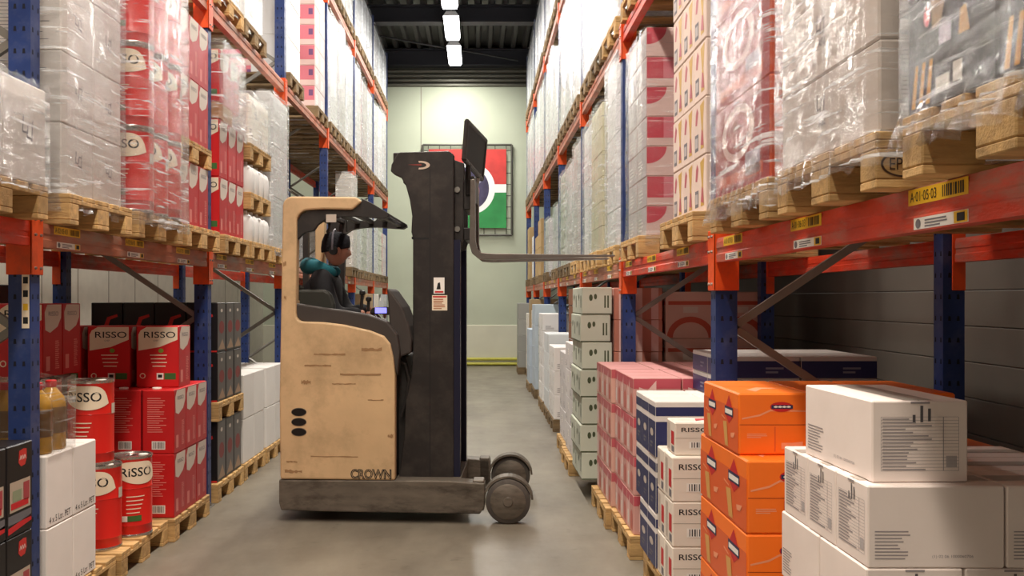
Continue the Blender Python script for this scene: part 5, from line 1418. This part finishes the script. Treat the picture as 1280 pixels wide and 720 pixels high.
# head (one surface: skull, brow, nose, lips, chin, ears) added to the same body mesh, facing +x
def head(mb, c, yaw=0.0, s=1.0):
    NU, NV = 28, 20; vs = []
    for j in range(NV+1):
        ph = PI*j/NV; zz = math.cos(ph)
        for i in range(NU):
            th = 2*PI*i/NU; x, y = math.cos(th)*math.sin(ph), math.sin(th)*math.sin(ph)
            X, Y, Z = x*.098, y*.075, zz*.118
            if zz < 0: k = 1+zz*.32; Y *= k; X *= (1+zz*.18)
            fx = max(0, x)
            if x > .55 and abs(y) < .32:
                w = 1-abs(y)/.32
                if -.42 < zz < .12: X += .024*w*(1-(zz+.30)**2*9 if zz > -.42 else 0)*max(0, 1-abs(zz+.28)*3.0)+.006*w
                if -.62 < zz <= -.44: X += .007*w
                if zz < -.74: X += .010*w
                if .12 <= zz < .3: X += .006*w
            if x > .6 and .2 < abs(y) < .5 and .0 < zz < .18: X -= .008
            vs.append((X, Y, Z))
    vs2 = []
    ca, sa = math.cos(yaw), math.sin(yaw)
    for X, Y, Z in vs: vs2.append((c[0]+(X*ca-Y*sa)*s, c[1]+(X*sa+Y*ca)*s, c[2]+Z*s))
    fs = [(j*NU+i, j*NU+(i+1) % NU, (j+1)*NU+(i+1) % NU, (j+1)*NU+i) for j in range(NV) for i in range(NU)]
    mb.add(vs2, fs, SKIN)
    for sg in (-1, 1):                                              # ears
        ex, ey = -.005, sg*.076; e = []
        for q in range(12):
            a = 2*PI*q/12; e.append((ex+.016*math.cos(a)-.004*math.sin(a), .030*math.sin(a)-.012))
        o1 = [(c[0]+(a*ca-ey*sa)*s, c[1]+(a*sa+ey*ca)*s, c[2]+b*s) for a, b in e]
        ey2 = ey+sg*.014; o2 = [(c[0]+(a*.8*ca-ey2*sa)*s, c[1]+(a*.8*sa+ey2*ca)*s, c[2]+b*.9*s) for a, b in e]
        n = 12; mb.add(o1+o2, [tuple(range(n)), tuple(range(n, 2*n))]+[(i, (i+1) % n, n+(i+1) % n, n+i) for i in range(n)], SKIN)
        for q, m_, rr in ((0, M_WHITEP, .011), (1, M_BLACK, .0055)):  # eyes
            p = (.083+.003*q, sg*.030, .006); pc = (c[0]+(p[0]*ca-p[1]*sa)*s, c[1]+(p[0]*sa+p[1]*ca)*s, c[2]+p[2]*s)
            mb.lathe([(.001, -rr*.7), (rr*.8, -rr*.4), (rr, 0), (rr*.8, rr*.4), (.001, rr*.7)], pc, m_, 10)
    p = [(.0955, y_, -.062+.002*math.cos(y_*90)) for y_ in (-.022, -.011, 0, .011, .022)]
    mb.tube([(c[0]+(a*ca-b*sa)*s, c[1]+(a*sa+b*ca)*s, c[2]+z_*s) for a, b, z_ in p], .0035, mat('lips', '96564c', .5), 6)
HC = (hx, dd, hz+.005); HY = math.radians(26)
mbh = MB(); mbh.add([v.co for v in bmesh_me.vertices], [tuple(p.vertices) for p in bmesh_me.polygons], SKIN)
head(mbh, HC, HY)
# hands: palm plus five separate curled fingers each
def hand(wr, fwd, up, side):
    fwd = fwd.normalized(); lat = fwd.cross(up).normalized()*side; up = up.normalized()
    vs = [wr, wr+fwd*.04, wr+fwd*.085]; es = [(0, 1), (1, 2)]; rs = [(.026, .018), (.036, .016), (.034, .013)]
    me = skin_mesh('palm', vs, es, rs, SKIN, 2); mbh.add([v.co for v in me.vertices], [tuple(p.vertices) for p in me.polygons], SKIN)
    for q, L_ in enumerate((.066, .076, .070, .056)):
        b = wr+fwd*.078+lat*(.030-.019*q); pts = [b]; a = .25
        for k, f in enumerate((.5, .3, .22)):
            a += .55; b = b+(fwd*math.cos(a)-up*math.sin(a))*L_*f*1.05; pts.append(b)
        me = skin_mesh('finger', pts, [(0, 1), (1, 2), (2, 3)], [.009, .0085, .008, .0065], SKIN, 1); mbh.add([v.co for v in me.vertices], [tuple(p.vertices) for p in me.polygons], SKIN)
    b = wr+fwd*.025+lat*.03; pts = [b, b+lat*.02+fwd*.02-up*.01, b+lat*.028+fwd*.045-up*.022, b+lat*.022+fwd*.065-up*.035]
    me = skin_mesh('thumb', pts, [(0, 1), (1, 2), (2, 3)], [.012, .0105, .0095, .008], SKIN, 1); mbh.add([v.co for v in me.vertices], [tuple(p.vertices) for p in me.polygons], SKIN)
hand(wrN, V(1, .15, -.05), V(0, 0, 1), -1); hand(wrF, V(1, -.15, -.05), V(0, 0, 1), 1)
person = mbh.obj('person', smooth=True, label='driver in black jacket with teal hood and dark beanie, seated in the truck cab', cat='person')
person.location = (TX, TY, 0); person.rotation_euler = (0, 0, TROT)
jk = skin_mesh('jacket', [pel+V(0, 0, .03), ch_, shb, V(hx-.04, dd, hz-.16), shN, elN, wrN-V(.02, 0, 0), shF, elF, wrF-V(.02, 0, 0)], [(0,1),(1,2),(2,3),(2,4),(4,5),(5,6),(2,7),(7,8),(8,9)],
               [(.16,.19),(.16,.19),(.15,.175),.085,.094,.070,.048,.094,.070,.048], M_JK)
link('jacket', jk, person)
tr = skin_mesh('trousers', [pel-V(0, 0, .02), hipN, knN, anN, hipF, knF, anF], [(0,1),(1,2),(2,3),(0,4),(4,5),(5,6)], [(.13,.15),.10,.075,.055,.10,.075,.055], M_TRS)
link('trousers', tr, person)
for a in (anN, anF):
    bt = skin_mesh('boot', [a-V(.01, 0, .02), a-V(.01, 0, .09), a+V(.10, 0, -.10), a+V(.17, 0, -.105)], [(0,1),(1,2),(2,3)], [.052, .05, .042, .03], M_BOOT); link('boot', bt, person)
hc = V(sx_+.01, dd, sz_+.028)                                      # hood lying in folds round the neck
hp = []
for q in range(13):
    a = math.radians(20+320*q/12); hp.append(hc+V(.115*math.cos(a)-.02, .125*math.sin(a), -.030*math.cos(a)+.012*math.sin(a*3)))
hd = skin_mesh('hood', hp, [(i, i+1) for i in range(12)], [.036+.026*math.sin(PI*i/12) for i in range(13)], M_TEAL); link('hood', hd, person)
mb = MB(); NU = 28; prof = [(1.0, .015), (1.04, .02), (1.06, .05), (1.05, .06), (1.0, .10), (.80, .133), (.45, .150), (.02, .154)]
vs = []
for r_, z_ in prof:
    for i in range(NU):
        a = 2*PI*i/NU; X, Y = r_*.104*math.cos(a), r_*.083*math.sin(a)
        X -= .006; vs.append((HC[0]+X*math.cos(HY)-Y*math.sin(HY), HC[1]+X*math.sin(HY)+Y*math.cos(HY), HC[2]+z_-.018+(.02*(-math.cos(a)) * -1 if r_ > .9 else 0)))
mb.add(vs, [(j*NU+i, j*NU+(i+1) % NU, (j+1)*NU+(i+1) % NU, (j+1)*NU+i) for j in range(len(prof)-1) for i in range(NU)]+[tuple(range((len(prof)-1)*NU, len(prof)*NU))], M_BEAN)
mb.obj('beanie', person, smooth=True)
hs = MB()
for sg in (-1, 1):
    c = V(HC[0]-.005, dd+sg*.092, HC[2]-.01); hs.cyl(c-V(0, .012, 0), c+V(0, .014, 0), .032, .032, M_BLACK, 18)
hs.tube([V(HC[0]-.012, dd+.104*math.cos(math.radians(a)), HC[2]-.005+.155*math.sin(math.radians(a))) for a in range(0, 181, 15)], .008, mat('headset_grey', '5d5a62', .4), 8)
hs.obj('headset', person)

# ================================================================== BANNER ON THE BACK WALL
def BW(px, py): return ((px-VX)*22.2/F, CAM_H+(VY-py)*22.2/F)
x0, z1 = BW(528, 180); x1, z0 = BW(640, 293.5)
bn = empty('wall_banner', ((x0+x1)/2, 22.33, z0), 0, 'stretched red, white and green banner with a dark round picture on the back wall', 'banner')
ox = (x0+x1)/2
FRM = mat('banner_frame', '55534c', .5, metal=.4)
mb = MB(); r = .026
for a, b in (((x0, z0), (x1, z0)), ((x1, z0), (x1, z1)), ((x1, z1), (x0, z1)), ((x0, z1), (x0, z0))): mb.tube([(a[0]-ox, 0, a[1]-z0), (b[0]-ox, 0, b[1]-z0)], r, FRM, 8)
mb.obj('frame', bn)
c0 = BW(535.5, 284.5); c1 = BW(633, 185.5); cl = MB(); fr = lambda a, b, l: (a-ox, -.01-l*3, b-z0)
RD = mat('banner_red', 'c23a35', .6, noise=.2, nscale=3); GN = mat('banner_green', '2f8a49', .6, noise=.25, nscale=2); WH = mat('banner_white', 'e9ece8', .6)
cl.box(c0[0]-ox, c1[0]-ox, -.010, .0, c0[1]-z0, c1[1]-z0, WH)
mz0, mz1 = BW(0, 240)[1], BW(0, 229.5)[1]
cl.rect(fr, c0[0], mz1, c1[0], c1[1], RD, 1); cl.rect(fr, c0[0], c0[1], c1[0], mz0, GN, 1)
cc = BW(586, 235); cl.oval(fr, cc[0], cc[1], .61, .61, WH, 2, 48); cl.oval(fr, cc[0], cc[1], .47, .50, mat('banner_photo', '3b3550', .6, noise=.5, nscale=4), 3, 40)
cl.oval(fr, cc[0]+.12, cc[1]-.05, .13, .17, mat('banner_photo_warm', '7a5560', .6, noise=.4, nscale=6), 4); cl.oval(fr, cc[0]+.2, cc[1]+.2, .10, .09, mat('banner_photo_pale', '8a8ba0', .6, noise=.3, nscale=7), 4)
cl.obj('cloth', bn)
mb = MB()
for q in range(8):
    t = (q+.5)/8; X = x0+(x1-x0)*t-ox; Z = (z1-z0)*t
    mb.tube([(X, 0, z1-z0), (X, -.005, c1[1]-z0)], .010, FRM, 5); mb.tube([(X, 0, 0), (X, -.005, c0[1]-z0)], .010, FRM, 5)
    mb.tube([(x0-ox, 0, Z), (c0[0]-ox, -.005, Z)], .010, FRM, 5); mb.tube([(x1-ox, 0, Z), (c1[0]-ox, -.005, Z)], .010, FRM, 5)
mb.obj('lacing', bn)
